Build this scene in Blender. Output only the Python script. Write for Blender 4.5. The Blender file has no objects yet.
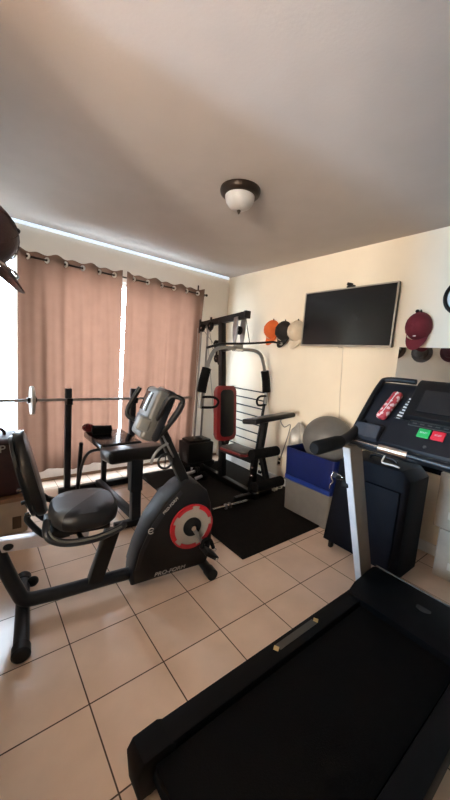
import bpy, bmesh, math, random
from mathutils import Vector, Matrix
random.seed(7)
S = bpy.context.scene
COL = S.collection
V = Vector
PI = math.pi
rad = math.radians

# ------------------------------------------------------------------ room numbers (metres)
XR, YW, ZC = 2.759, 3.568, 2.44        # right wall, window wall, ceiling
XL, YJ = -0.08, 1.36                   # left wall and where it ends (open to the next room)
YB, XH = -3.2, -4.0                    # back wall, far wall of the next room
T = 0.3186                             # floor tile

# ------------------------------------------------------------------ materials
MATS = {}
def mat(name, col, rough=0.5, metal=0.0, var=0.10, scale=14.0, bump=0.0, bscale=60.0, spec=0.5, coat=0.0):
    if name in MATS: return MATS[name]
    m = bpy.data.materials.new(name); m.use_nodes = True
    nt = m.node_tree; b = nt.nodes['Principled BSDF']
    tc = nt.nodes.new('ShaderNodeTexCoord')
    nz = nt.nodes.new('ShaderNodeTexNoise'); nz.inputs['Scale'].default_value = scale; nz.inputs['Detail'].default_value = 4
    nt.links.new(tc.outputs['Object'], nz.inputs['Vector'])
    rp = nt.nodes.new('ShaderNodeValToRGB')
    lo = [max(0, c * (1 - var)) for c in col]; hi = [min(1, c * (1 + var)) for c in col]
    rp.color_ramp.elements[0].position = 0.3; rp.color_ramp.elements[0].color = (*lo, 1)
    rp.color_ramp.elements[1].position = 0.7; rp.color_ramp.elements[1].color = (*hi, 1)
    nt.links.new(nz.outputs['Fac'], rp.inputs['Fac'])
    nt.links.new(rp.outputs['Color'], b.inputs['Base Color'])
    b.inputs['Roughness'].default_value = rough; b.inputs['Metallic'].default_value = metal
    b.inputs['Specular IOR Level'].default_value = spec
    b.inputs['Coat Weight'].default_value = coat
    if bump > 0:
        n2 = nt.nodes.new('ShaderNodeTexNoise'); n2.inputs['Scale'].default_value = bscale; n2.inputs['Detail'].default_value = 3
        nt.links.new(tc.outputs['Object'], n2.inputs['Vector'])
        bp = nt.nodes.new('ShaderNodeBump'); bp.inputs['Strength'].default_value = bump; bp.inputs['Distance'].default_value = 0.01
        nt.links.new(n2.outputs['Fac'], bp.inputs['Height']); nt.links.new(bp.outputs['Normal'], b.inputs['Normal'])
    MATS[name] = m
    return m

def floor_mat():
    m = bpy.data.materials.new('glazed_tile'); m.use_nodes = True
    nt = m.node_tree; b = nt.nodes['Principled BSDF']
    tc = nt.nodes.new('ShaderNodeTexCoord')
    mp = nt.nodes.new('ShaderNodeMapping')
    # a grout crossing sits at (0.3396, 1.4449)
    mp.inputs['Location'].default_value = (-0.3396 + 20 * T, -1.4449 + 20 * T, 0)
    nt.links.new(tc.outputs['Object'], mp.inputs['Vector'])
    br = nt.nodes.new('ShaderNodeTexBrick')
    br.offset = 0.0; br.squash = 1.0
    br.inputs['Scale'].default_value = 1.0
    br.inputs['Brick Width'].default_value = T; br.inputs['Row Height'].default_value = T
    br.inputs['Mortar Size'].default_value = 0.0031; br.inputs['Mortar Smooth'].default_value = 0.3
    br.inputs['Color1'].default_value = (0.79, 0.595, 0.465, 1)
    br.inputs['Color2'].default_value = (0.75, 0.56, 0.435, 1)
    br.inputs['Mortar'].default_value = (0.07, 0.033, 0.018, 1)
    nt.links.new(mp.outputs['Vector'], br.inputs['Vector'])
    nz = nt.nodes.new('ShaderNodeTexNoise'); nz.inputs['Scale'].default_value = 5; nz.inputs['Detail'].default_value = 5
    nt.links.new(tc.outputs['Object'], nz.inputs['Vector'])
    rp = nt.nodes.new('ShaderNodeValToRGB')
    rp.color_ramp.elements[0].position = 0.3; rp.color_ramp.elements[0].color = (0.88, 0.87, 0.86, 1)
    rp.color_ramp.elements[1].position = 0.7; rp.color_ramp.elements[1].color = (1.0, 1.0, 1.0, 1)
    nt.links.new(nz.outputs['Fac'], rp.inputs['Fac'])
    mx = nt.nodes.new('ShaderNodeMix'); mx.data_type = 'RGBA'; mx.blend_type = 'MULTIPLY'; mx.inputs['Factor'].default_value = 1
    nt.links.new(br.outputs['Color'], mx.inputs[6]); nt.links.new(rp.outputs['Color'], mx.inputs[7])
    nt.links.new(mx.outputs[2], b.inputs['Base Color'])
    ma = nt.nodes.new('ShaderNodeMath'); ma.operation = 'MULTIPLY_ADD'
    ma.inputs[1].default_value = 0.5; ma.inputs[2].default_value = 0.20
    nt.links.new(br.outputs['Fac'], ma.inputs[0]); nt.links.new(ma.outputs[0], b.inputs['Roughness'])
    bp = nt.nodes.new('ShaderNodeBump'); bp.inputs['Strength'].default_value = 0.5; bp.inputs['Distance'].default_value = 0.002; bp.invert = True
    nt.links.new(br.outputs['Fac'], bp.inputs['Height']); nt.links.new(bp.outputs['Normal'], b.inputs['Normal'])
    return m

def curtain_mat(transl=(0.098, 0.047, 0.030), diff=(0.28, 0.205, 0.165), mixf=0.5):
    m = bpy.data.materials.new('peach_curtain_cloth'); m.use_nodes = True
    nt = m.node_tree; nt.nodes.remove(nt.nodes['Principled BSDF'])
    out = nt.nodes['Material Output']
    tc = nt.nodes.new('ShaderNodeTexCoord')
    wv = nt.nodes.new('ShaderNodeTexNoise'); wv.inputs['Scale'].default_value = 9; wv.inputs['Detail'].default_value = 5
    nt.links.new(tc.outputs['Object'], wv.inputs['Vector'])
    def ramp(col):
        rp = nt.nodes.new('ShaderNodeValToRGB')
        rp.color_ramp.elements[0].position = 0.3; rp.color_ramp.elements[0].color = (*[c * 0.94 for c in col], 1)
        rp.color_ramp.elements[1].position = 0.7; rp.color_ramp.elements[1].color = (*[c * 1.04 for c in col], 1)
        nt.links.new(wv.outputs['Fac'], rp.inputs['Fac']); return rp
    d = nt.nodes.new('ShaderNodeBsdfDiffuse'); t = nt.nodes.new('ShaderNodeBsdfTranslucent'); mx = nt.nodes.new('ShaderNodeMixShader')
    nt.links.new(ramp(diff).outputs['Color'], d.inputs['Color']); nt.links.new(ramp(transl).outputs['Color'], t.inputs['Color'])
    mx.inputs[0].default_value = mixf
    nt.links.new(d.outputs[0], mx.inputs[1]); nt.links.new(t.outputs[0], mx.inputs[2]); nt.links.new(mx.outputs[0], out.inputs['Surface'])
    return m

def pane_mat():
    m = bpy.data.materials.new('window_glass'); m.use_nodes = True
    nt = m.node_tree; nt.nodes.remove(nt.nodes['Principled BSDF']); out = nt.nodes['Material Output']
    tr = nt.nodes.new('ShaderNodeBsdfTransparent'); gl = nt.nodes.new('ShaderNodeBsdfGlossy'); gl.inputs['Roughness'].default_value = 0.02
    fr = nt.nodes.new('ShaderNodeValue'); fr.outputs[0].default_value = 0.05
    mx = nt.nodes.new('ShaderNodeMixShader')
    nt.links.new(fr.outputs[0], mx.inputs[0]); nt.links.new(tr.outputs[0], mx.inputs[1]); nt.links.new(gl.outputs[0], mx.inputs[2])
    nt.links.new(mx.outputs[0], out.inputs['Surface'])
    return m

M_wall = mat('cream_wall_paint', (0.84, 0.75, 0.605), 0.75, var=0.03, scale=3, bump=0.06, bscale=90)
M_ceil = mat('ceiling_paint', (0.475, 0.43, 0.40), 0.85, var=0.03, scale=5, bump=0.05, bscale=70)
M_floor = floor_mat()
M_white = mat('white_trim_paint', (0.86, 0.85, 0.82), 0.45, var=0.04)
M_alu = mat('white_door_aluminium', (0.78, 0.79, 0.80), 0.4, var=0.03)
M_curt = curtain_mat()
M_glass = pane_mat()
M_black = mat('black_painted_steel', (0.0055, 0.0055, 0.006), 0.38, var=0.25, spec=0.3)
M_bikebl = mat('charcoal_painted_steel', (0.012, 0.0145, 0.019), 0.36, var=0.2, spec=0.3)
M_plast = mat('black_plastic', (0.0050, 0.0050, 0.0058), 0.45, var=0.25, bump=0.05, bscale=300, spec=0.3)
M_plast2 = mat('dark_grey_plastic', (0.011, 0.012, 0.0155), 0.36, var=0.2, bump=0.04, bscale=300, spec=0.3)
M_rubber = mat('black_rubber', (0.0055, 0.0055, 0.006), 0.75, var=0.25, bump=0.15, bscale=220, spec=0.12)
M_slate = mat('slate_grey_plastic', (0.030, 0.034, 0.044), 0.34, var=0.1)
M_tread = mat('treadmill_black_plastic', (0.0028, 0.0028, 0.0034), 0.5, var=0.2, spec=0.12)
M_belt = mat('running_belt_rubber', (0.0030, 0.0028, 0.0028), 0.8, var=0.2, bump=0.1, bscale=260, spec=0.08)
M_mat = mat('black_floor_mat_foam', (0.0085, 0.0068, 0.0055), 0.75, var=0.25, scale=30, bump=0.2, bscale=150, spec=0.12)
M_vinyl = mat('black_vinyl', (0.0055, 0.0055, 0.0065), 0.33, var=0.2, bump=0.08, bscale=120, spec=0.3)
M_gloss = mat('glossy_black_vinyl', (0.010, 0.010, 0.012), 0.16, var=0.1)
M_vgrey = mat('grey_vinyl', (0.055, 0.056, 0.058), 0.42, var=0.15, bump=0.08, bscale=120)
M_red = mat('red_vinyl', (0.19, 0.011, 0.013), 0.4, var=0.15, bump=0.05, bscale=120)
M_chrome = mat('chrome', (0.75, 0.75, 0.76), 0.16, 1.0, var=0.05)
M_steel = mat('brushed_grey_steel', (0.30, 0.30, 0.30), 0.36, 0.75, var=0.12)
M_silver = mat('silver_painted_rail', (0.66, 0.64, 0.70), 0.35, 0.25, var=0.05)
M_greyp = mat('grey_plastic', (0.066, 0.066, 0.062), 0.4, var=0.12)
M_lgrey = mat('light_grey_plastic', (0.125, 0.125, 0.120), 0.38, var=0.1)
M_tvf = mat('tv_bezel_silver', (0.42, 0.38, 0.33), 0.38, 0.55, var=0.06)
M_screen = mat('tv_screen_black', (0.008, 0.009, 0.011), 0.16, var=0.1)
M_mirror = mat('mirror_silver', (0.80, 0.81, 0.81), 0.015, 1.0, var=0.01)
M_bronze = mat('dark_bronze', (0.026, 0.017, 0.012), 0.4, 0.6, var=0.2)
M_frost = mat('frosted_glass_shade', (0.46, 0.45, 0.44), 0.3, var=0.08, scale=20)
M_orange = mat('orange_cap_cloth', (0.72, 0.14, 0.030), 0.8, var=0.08, bump=0.2, bscale=250)
M_capbl = mat('black_cap_cloth', (0.016, 0.015, 0.016), 0.85, var=0.2, bump=0.2, bscale=250)
M_capwh = mat('cream_cap_cloth', (0.66, 0.55, 0.42), 0.85, var=0.08, bump=0.2, bscale=250)
M_capmar = mat('maroon_cap_cloth', (0.135, 0.009, 0.018), 0.85, var=0.12, bump=0.2, bscale=250)
M_capbr = mat('dark_maroon_cap_leather', (0.022, 0.008, 0.008), 0.5, var=0.3, bump=0.2, bscale=120)
M_capgr = mat('grey_hat_felt', (0.11, 0.10, 0.095), 0.9, var=0.15, bump=0.2, bscale=200)
M_capdk = mat('wine_hat_felt', (0.075, 0.018, 0.024), 0.9, var=0.15, bump=0.2, bscale=200)
M_capta = mat('brown_hat_felt', (0.10, 0.060, 0.040), 0.9, var=0.15, bump=0.2, bscale=200)
M_blue = mat('royal_blue_plastic', (0.003, 0.010, 0.085), 0.36, var=0.1)
M_blue2 = mat('bright_blue_rim_plastic', (0.009, 0.032, 0.22), 0.36, var=0.1)
M_tote = mat('grey_tote_plastic', (0.155, 0.143, 0.132), 0.45, var=0.08)
M_ball = mat('grey_ball_rubber', (0.115, 0.112, 0.108), 0.42, var=0.08, bump=0.03, bscale=200)
M_navy = mat('navy_suitcase_cloth', (0.0024, 0.003, 0.006), 0.62, var=0.25, bump=0.25, bscale=260, spec=0.12)
M_card = mat('pale_cardboard', (0.44, 0.37, 0.30), 0.75, var=0.07)
M_wood = mat('tan_wood', (0.26, 0.15, 0.085), 0.5, var=0.2, scale=8)
M_bag = mat('maroon_bag_cloth', (0.030, 0.007, 0.008), 0.6, var=0.3, bump=0.25, bscale=160)
M_poly = mat('clear_grey_plastic_bag', (0.40, 0.38, 0.35), 0.28, var=0.25, scale=12)
M_cord = mat('white_cord', (0.62, 0.58, 0.52), 0.5, var=0.05)
M_green = mat('green_button', (0.02, 0.42, 0.10), 0.45, var=0.06)
M_redb = mat('red_button', (0.62, 0.02, 0.04), 0.45, var=0.06)
M_ink = mat('white_print', (0.62, 0.62, 0.62), 0.5, var=0.04)
M_ink2 = mat('grey_print', (0.34, 0.33, 0.32), 0.5, var=0.04)
M_inkd = mat('black_print', (0.02, 0.02, 0.02), 0.5, var=0.04)
M_tan = mat('yellowed_label_ends', (0.55, 0.38, 0.16), 0.5, var=0.1)
M_tvcord = mat('wall_colour_cord_cover', (0.66, 0.58, 0.47), 0.6, var=0.03)
M_upl = mat('light_grey_upright_paint', (0.42, 0.44, 0.48), 0.4, var=0.04)
M_upb = mat('taupe_upright_side_paint', (0.13, 0.105, 0.085), 0.45, var=0.1)
M_dial = mat('clock_dial_white', (0.72, 0.76, 0.80), 0.5, var=0.02)
M_discr = mat('red_disc_print', (0.33, 0.012, 0.020), 0.4, var=0.08)
M_discw = mat('silver_disc_print', (0.29, 0.265, 0.235), 0.4, 0.1, var=0.05)
M_patio = mat('pale_patio_concrete', (0.55, 0.54, 0.52), 0.8, var=0.1)

# pattern material: red and white patterned pouch
def pattern_mat():
    m = bpy.data.materials.new('red_white_pattern_cloth'); m.use_nodes = True
    nt = m.node_tree; b = nt.nodes['Principled BSDF']
    tc = nt.nodes.new('ShaderNodeTexCoord'); vo = nt.nodes.new('ShaderNodeTexVoronoi'); vo.inputs['Scale'].default_value = 48
    nt.links.new(tc.outputs['Object'], vo.inputs['Vector'])
    rp = nt.nodes.new('ShaderNodeValToRGB'); rp.color_ramp.interpolation = 'CONSTANT'
    rp.color_ramp.elements[0].color = (0.62, 0.42, 0.40, 1)
    rp.color_ramp.elements[1].position = 0.42; rp.color_ramp.elements[1].color = (0.36, 0.028, 0.035, 1)
    nt.links.new(vo.outputs['Distance'], rp.inputs['Fac']); nt.links.new(rp.outputs['Color'], b.inputs['Base Color'])
    b.inputs['Roughness'].default_value = 0.6
    return m
M_pat = pattern_mat()

# ------------------------------------------------------------------ mesh builder (world coordinates)
class MB:
    def __init__(s): s.bm = bmesh.new()
    def _xf(s, verts, mtx):
        for v in verts: v.co = mtx @ v.co
    def box(s, c, size, rot=None, bev=0.0, seg=2):
        r = bmesh.ops.create_cube(s.bm, size=1.0); vs = r['verts']
        for v in vs: v.co = V((v.co.x * size[0], v.co.y * size[1], v.co.z * size[2]))
        if bev > 0:
            es = list({e for v in vs for e in v.link_edges})
            rb = bmesh.ops.bevel(s.bm, geom=es, offset=bev, segments=seg, profile=0.5, affect='EDGES')
            vs = list({v for f in rb['faces'] for v in f.verts} | {v for v in vs if v.is_valid})
            # collect the whole island
            seen = set(vs); st = list(vs)
            while st:
                v = st.pop()
                for e in v.link_edges:
                    o = e.other_vert(v)
                    if o not in seen: seen.add(o); st.append(o)
            vs = list(seen)
        m = Matrix.Translation(V(c))
        if rot is not None: m = m @ (rot.to_4x4() if not isinstance(rot, Matrix) or len(rot) == 3 else rot)
        s._xf(vs, m); return s
    def bar(s, a, b, w, h, up=(0, 0, 1), bev=0.004):
        a, b = V(a), V(b); d = (b - a); L = d.length; d.normalize()
        u = V(up); side = d.cross(u)
        if side.length < 1e-4: side = d.cross(V((1, 0, 0)))
        side.normalize(); u2 = side.cross(d).normalized()
        R = Matrix((side, d, u2)).transposed()
        return s.box((a + b) / 2, (w, L, h), R, bev)
    def tube(s, pts, r, n=10, closed=False, cap=True):
        pts = [V(p) for p in pts]; N = len(pts); rs = r if isinstance(r, (list, tuple)) else [r] * N
        tang = []
        for i in range(N):
            if closed: t = pts[(i + 1) % N] - pts[i - 1]
            elif i == 0: t = pts[1] - pts[0]
            elif i == N - 1: t = pts[-1] - pts[-2]
            else: t = (pts[i + 1] - pts[i]).normalized() + (pts[i] - pts[i - 1]).normalized()
            tang.append(t.normalized())
        nrm = tang[0].orthogonal().normalized(); rings = []
        for i in range(N):
            t = tang[i]; nrm = (nrm - t * nrm.dot(t))
            if nrm.length < 1e-6: nrm = t.orthogonal()
            nrm.normalize(); bn = t.cross(nrm)
            rings.append([s.bm.verts.new(pts[i] + (nrm * math.cos(2 * PI * k / n) + bn * math.sin(2 * PI * k / n)) * rs[i]) for k in range(n)])
        for i in range(N if closed else N - 1):
            A, B = rings[i], rings[(i + 1) % N]
            for k in range(n): s.bm.faces.new((A[k], A[(k + 1) % n], B[(k + 1) % n], B[k]))
        if not closed and cap:
            s.bm.faces.new(rings[0][::-1]); s.bm.faces.new(rings[-1])
        return s
    def cyl(s, a, b, r, n=20, r2=None): return s.tube([a, b], [r, r if r2 is None else r2], n)
    def lathe(s, prof, origin, axis, n=32, cap=True):
        # prof: list of (radius, height along axis)
        ax = V(axis).normalized(); e1 = ax.orthogonal().normalized(); e2 = ax.cross(e1); o = V(origin); rings = []
        for (r, h) in prof:
            if r < 1e-6: rings.append([s.bm.verts.new(o + ax * h)])
            else: rings.append([s.bm.verts.new(o + ax * h + (e1 * math.cos(2 * PI * k / n) + e2 * math.sin(2 * PI * k / n)) * r) for k in range(n)])
        for A, B in zip(rings, rings[1:]):
            for k in range(n):
                a0, a1 = A[k % len(A)], A[(k + 1) % len(A)]; b0, b1 = B[k % len(B)], B[(k + 1) % len(B)]
                f = [a0]
                if a1 is not a0: f.append(a1)
                f.append(b1)
                if b0 is not b1: f.append(b0)
                if len(set(f)) > 2: s.bm.faces.new(f)
        if cap:
            if len(rings[0]) > 2: s.bm.faces.new(rings[0][::-1])
            if len(rings[-1]) > 2: s.bm.faces.new(rings[-1])
        return s
    def ell(s, c, rx, ry, rz, rot=None, u=24, v=14):
        r = bmesh.ops.create_uvsphere(s.bm, u_segments=u, v_segments=v, radius=1.0)
        m = Matrix.Translation(V(c)) @ (rot.to_4x4() if rot is not None else Matrix.Identity(4)) @ Matrix.Diagonal((rx, ry, rz, 1))
        s._xf(r['verts'], m); return s
    def prism(s, poly, vec, bev=0.0):
        # poly: list of 3D points of one face; vec: extrusion
        vs = [s.bm.verts.new(V(p)) for p in poly]; vec = V(vec)
        ws = [s.bm.verts.new(v.co + vec) for v in vs]; n = len(vs)
        f1 = s.bm.faces.new(vs); f2 = s.bm.faces.new(ws[::-1])
        for i in range(n): s.bm.faces.new((vs[i], ws[i], ws[(i + 1) % n], vs[(i + 1) % n]))
        if bev > 0:
            es = list({e for f in (f1, f2) for e in f.edges})
            bmesh.ops.bevel(s.bm, geom=es, offset=bev, segments=2, profile=0.5, affect='EDGES')
        return s
    def sheet(s, grid, off=None):
        # grid[i][j] points; off: thickness vector (or None for a single cloth layer)
        A = [[s.bm.verts.new(V(p)) for p in row] for row in grid]; ni, nj = len(A), len(A[0])
        for i in range(ni - 1):
            for j in range(nj - 1): s.bm.faces.new((A[i][j], A[i + 1][j], A[i + 1][j + 1], A[i][j + 1]))
        if off is not None:
            off = V(off); B = [[s.bm.verts.new(v.co + off) for v in row] for row in A]
            for i in range(ni - 1):
                for j in range(nj - 1): s.bm.faces.new((B[i][j], B[i][j + 1], B[i + 1][j + 1], B[i + 1][j]))
            loop = [(i, 0) for i in range(ni)] + [(ni - 1, j) for j in range(1, nj)] + [(i, nj - 1) for i in range(ni - 2, -1, -1)] + [(0, j) for j in range(nj - 2, 0, -1)]
            for k in range(len(loop)):
                a, b = loop[k], loop[(k + 1) % len(loop)]
                s.bm.faces.new((A[a[0]][a[1]], B[a[0]][a[1]], B[b[0]][b[1]], A[b[0]][b[1]]))
        return s
    def build(s, name, material, parent=None, smooth=True, pos=None, angle=38):
        bmesh.ops.recalc_face_normals(s.bm, faces=s.bm.faces)
        off = wloc(parent) if parent else (V(pos) if pos is not None else V((0, 0, 0)))
        if parent is None and pos is None and s.bm.verts:
            pass
        for v in s.bm.verts: v.co -= off
        me = bpy.data.meshes.new(name); s.bm.to_mesh(me); s.bm.free()
        if smooth:
            for p in me.polygons: p.use_smooth = True
            try: me.set_sharp_from_angle(angle=rad(angle))
            except Exception: pass
        me.materials.append(material)
        o = bpy.data.objects.new(name, me); COL.objects.link(o)
        if parent: o.parent = parent
        else: o.location = off
        return o

WL = {}
def wloc(o):
    p = V((0, 0, 0))
    while o is not None: p += o.location; o = o.parent
    return p
def tag(o, label, cat, group=None, kind=None):
    if label: o['label'] = label
    if cat: o['category'] = cat
    if group: o['group'] = group
    if kind: o['kind'] = kind
    return o
def thing(name, label, cat, loc, group=None):
    o = bpy.data.objects.new(name, None); COL.objects.link(o); o.location = loc; o.empty_display_size = 0.1
    return tag(o, label, cat, group)
def struct(o): o['kind'] = 'structure'; return o
def B(): return MB()
def smoothpath(pts, k=5):
    pts = [V(p) for p in pts]; out = []; n = len(pts)
    for i in range(n - 1):
        p0, p1, p2, p3 = pts[max(i - 1, 0)], pts[i], pts[i + 1], pts[min(i + 2, n - 1)]
        for j in range(k):
            t = j / k
            out.append(0.5 * ((2 * p1) + (p2 - p0) * t + (2 * p0 - 5 * p1 + 4 * p2 - p3) * t * t + (3 * p1 - p0 - 3 * p2 + p3) * t ** 3))
    out.append(pts[-1]); return out
def text(s, size, origin, right, up, material, name, parent, depth=0.0012, shear=0.0, wide=1.0):
    cu = bpy.data.curves.new(name, 'FONT'); cu.body = s; cu.size = size; cu.extrude = depth; cu.align_x = 'CENTER'; cu.align_y = 'CENTER'; cu.shear = shear
    tmp = bpy.data.objects.new('tmp_text', cu); COL.objects.link(tmp)
    dg = bpy.context.evaluated_depsgraph_get(); dg.update()
    me = bpy.data.meshes.new_from_object(tmp.evaluated_get(dg)); me.name = name
    COL.objects.unlink(tmp); bpy.data.objects.remove(tmp); bpy.data.curves.remove(cu)
    r = V(right).normalized(); u = V(up).normalized(); n = r.cross(u).normalized(); u = n.cross(r)
    off = wloc(parent) if parent else V((0, 0, 0)); o0 = V(origin) - off
    for v in me.vertices: v.co = o0 + r * v.co.x * wide + u * v.co.y + n * v.co.z
    me.materials.clear(); me.materials.append(material)
    o = bpy.data.objects.new(name, me); COL.objects.link(o)
    if parent: o.parent = parent
    return o

# ================================================================== SETTING
struct(B().box(((XH + XR + 0.1) / 2, (YB + YW + 0.0) / 2, -0.05), (XR - XH + 0.3, YW - YB + 0.3, 0.1)).build('floor', M_floor, smooth=False))
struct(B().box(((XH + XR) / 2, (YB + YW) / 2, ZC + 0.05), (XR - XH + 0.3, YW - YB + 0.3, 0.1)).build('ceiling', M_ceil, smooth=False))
struct(B().box((XR + 0.06, (YB + YW) / 2, ZC / 2), (0.12, YW - YB + 0.24, ZC)).build('wall_right', M_wall, smooth=False))
SX0, SX1, SZ0, SZ1 = 0.10, 0.345, 0.20, 2.14      # narrow side light at the left end
DX0, DX1, DZ0, DZ1 = 0.54, 2.20, 0.30, 2.10       # main window behind the curtains
M_wallf = mat('brightened_wall_paint', (0.86, 0.82, 0.75), 0.75, var=0.03, scale=3, bump=0.06, bscale=90)  # whiter than the cream walls so this wall looks brighter lit
w = B()
def wpiece(xa, xb, za, zb): w.box(((xa + xb) / 2, YW + 0.06, (za + zb) / 2), (xb - xa, 0.12, zb - za))
wpiece(XL - 0.12, SX0, 0, ZC); wpiece(SX1, DX0, 0, ZC); wpiece(DX1, XR, 0, ZC)
wpiece(SX0, SX1, 0, SZ0); wpiece(SX0, SX1, SZ1, ZC); wpiece(DX0, DX1, 0, DZ0); wpiece(DX0, DX1, DZ1, ZC)
struct(w.build('wall_front', M_wallf, smooth=False))
YD = 0.2                                # the opening to the next room runs from YD to YJ
w = B().box((XL - 0.06, (YJ + YW) / 2, ZC / 2), (0.12, YW - YJ, ZC)).box((XL - 0.06, (YB + YD) / 2, ZC / 2), (0.12, YD - YB, ZC))
w.box((XL - 0.06, (YD + YJ) / 2, 2.38), (0.12, YJ - YD, 0.12)).box((XL - 0.06, (YD + YJ) / 2, 0.30), (0.12, YJ - YD, 0.60))  # low block across the opening added to shade the near floor
struct(w.build('wall_left', M_wall, smooth=False))
struct(B().box(((XH + XR) / 2, YB - 0.06, ZC / 2), (XR - XH, 0.12, ZC)).build('wall_back', M_wall, smooth=False))
struct(B().box(((XH + XL - 0.12) / 2, 2.66, ZC / 2), (XL - 0.12 - XH, 0.12, ZC)).build('wall_next_room', M_wall, smooth=False))
WY0, WY1, WZ0, WZ1 = 1.42, 2.02, 0.35, 2.15   # window of the next room
UY0, UY1, UZ0, UZ1 = -1.65, -0.75, 0.55, 2.15    # unseen opening added for the warm fill light
w = B()
w.box((XH - 0.06, (YB + UY0) / 2, ZC / 2), (0.12, UY0 - YB, ZC))
w.box((XH - 0.06, (UY1 + WY0) / 2, ZC / 2), (0.12, WY0 - UY1, ZC))
w.box((XH - 0.06, (WY1 + 2.72) / 2, ZC / 2), (0.12, 2.72 - WY1, ZC))
for (ya, yb, za, zb) in ((WY0, WY1, WZ0, WZ1), (UY0, UY1, UZ0, UZ1)):
    w.box((XH - 0.06, (ya + yb) / 2, za / 2), (0.12, yb - ya, za))
    w.box((XH - 0.06, (ya + yb) / 2, (zb + ZC) / 2), (0.12, yb - ya, ZC - zb))
struct(w.build('wall_far_left', M_wall, smooth=False))
for nm, (ya, yb, za, zb) in (('window_2', (WY0, WY1, WZ0, WZ1)), ('fill_window', (UY0, UY1, UZ0, UZ1))):
    w2 = struct(thing(nm, None, None, (XH, (ya + yb) / 2, za)))
    f = B()
    for y in (ya + 0.025, yb - 0.025): f.box((XH - 0.06, y, (za + zb) / 2), (0.06, 0.05, zb - za))
    for z in (za + 0.025, zb - 0.025): f.box((XH - 0.06, (ya + yb) / 2, z), (0.06, yb - ya - 0.1, 0.05))
    f.build('window_frame', M_alu, w2, smooth=False)
    B().box((XH - 0.06, (ya + yb) / 2, (za + zb) / 2), (0.006, yb - ya - 0.1, zb - za - 0.1)).build('window_pane', M_glass, w2, smooth=False)
# window behind the curtains and narrow side light
for nm, (xa, xb, za, zb), nl in (('window_1', (DX0, DX1, DZ0, DZ1), 2), ('window_4', (SX0, SX1, SZ0, SZ1), 1)):
    w1 = struct(thing(nm, None, None, ((xa + xb) / 2, YW, za)))
    f = B(); fw = 0.035 if nl == 2 else 0.014
    for x in (xa + fw / 2, xb - fw / 2): f.box((x, YW + 0.07, (za + zb) / 2), (fw, 0.06, zb - za))
    for z in (za + fw / 2, zb - fw / 2): f.box(((xa + xb) / 2, YW + 0.07, z), (xb - xa - 2 * fw, 0.06, fw))
    if nl == 2: f.box(((xa + xb) / 2 + 0.20, YW + 0.07, (za + zb) / 2), (0.035, 0.05, zb - za - 2 * fw))
    f.build('window_frame', M_alu, w1, smooth=False)
    B().box(((xa + xb) / 2, YW + 0.07, (za + zb) / 2), (xb - xa - 2 * fw, 0.006, zb - za - 2 * fw)).build('window_pane', M_glass, w1, smooth=False)
# patio outside
struct(B().box((1.1, YW + 3.2, -0.10), (9, 6.1, 0.08)).build('patio', M_patio, smooth=False))
struct(B().box((XH - 3.2, 1.6, -0.10), (6.1, 6, 0.08)).build('yard', M_patio, smooth=False))
# baseboards
struct(B().box((XR - 0.008, 1.3, 0.042), (0.016, 4.5, 0.084), bev=0.004).build('baseboard_right', M_white, smooth=False))
struct(B().box((1.335, YW - 0.008, 0.085), (2.80, 0.016, 0.110), bev=0.004).build('baseboard_front', M_white, smooth=False))
struct(B().box((1.335, YW - 0.012, 0.015), (2.80, 0.024, 0.030), bev=0.004).build('brown_strip', mat('brown_floor_strip', (0.22, 0.13, 0.08), 0.5), smooth=False))  # brown strip along the foot of the front wall
struct(B().box((XL + 0.008, 2.45, 0.042), (0.016, 2.15, 0.084), bev=0.004).build('baseboard_left', M_white, smooth=False))

# ================================================================== CURTAINS
YC = YW - 0.15
def curtain(x0, x1, label, seed, flare0=0.0, flare1=0.0):
    rnd = random.Random(seed)
    ph = [rnd.uniform(0, 6.28) for _ in range(4)]
    t = thing('curtain', label, 'curtain', ((x0 + x1) / 2, YC, 0.15), 'peach curtains over the window')
    nx, nz = 150, 44; z0, z1 = 0.155, 2.168; Wd = x1 - x0; ngr = 6
    sp = Wd / ngr
    g = []
    for i in range(nx + 1):
        u = i / nx; row = []
        for j in range(nz + 1):
            v = j / nz; z = z0 + (z1 - z0) * v
            xx = x0 + Wd * u + (flare0 * (1 - u) + flare1 * u) * (1 - v)
            top = 0.030 * math.sin(PI * (u * ngr - 0.5) + PI / 2 * 0 + 0.0)
            low = 0.020 * math.sin(2 * PI * u * 3.0 + ph[0]) + 0.012 * math.sin(2 * PI * u * 6.3 + ph[1]) + 0.006 * math.sin(2 * PI * u * 11 + ph[2] + 2 * v)
            k = v ** 3
            y = YC + top * (0.25 + 0.75 * k) + low * (1 - k)
            zz = z + (0.010 * math.cos(2 * PI * u * ngr) * k if j == nz else 0) + (0.012 * math.sin(2 * PI * u * 2.2 + ph[3]) * (1 - v) ** 6)
            row.append((xx, y, zz))
        g.append(row)
    B().sheet(g).build('fabric', M_curt, t)
    for k in range(ngr):
        x = x0 + (k + 0.5) * sp
        B().tube([(x + 0.019 * math.cos(a) * 0.62, YC - 0.019 * math.cos(a) * 0.78, 2.118 + 0.019 * math.sin(a)) for a in [2 * PI * q / 16 for q in range(16)]], 0.0085, 8, closed=True).build('grommet', M_white, t)  # ring colour white in place of daylight through the eyelet holes
    return t
curtain(0.335, 1.243, 'peach grommet-top curtain panel left of the bright gap, nearest the exercise bike', 3, 0.0, 0.03)
curtain(1.288, 2.255, 'peach grommet-top curtain panel right of the bright gap, nearest the home gym', 11, 0.0, -0.05)
t = thing('curtain_rod', 'thin dark curtain rod over the window with round end knobs', 'curtain rod', (1.3, YC, 2.118))
B().cyl((0.27, YC, 2.118), (2.300, YC, 2.118), 0.0085, 12).build('pole', M_bronze, t)
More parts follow.
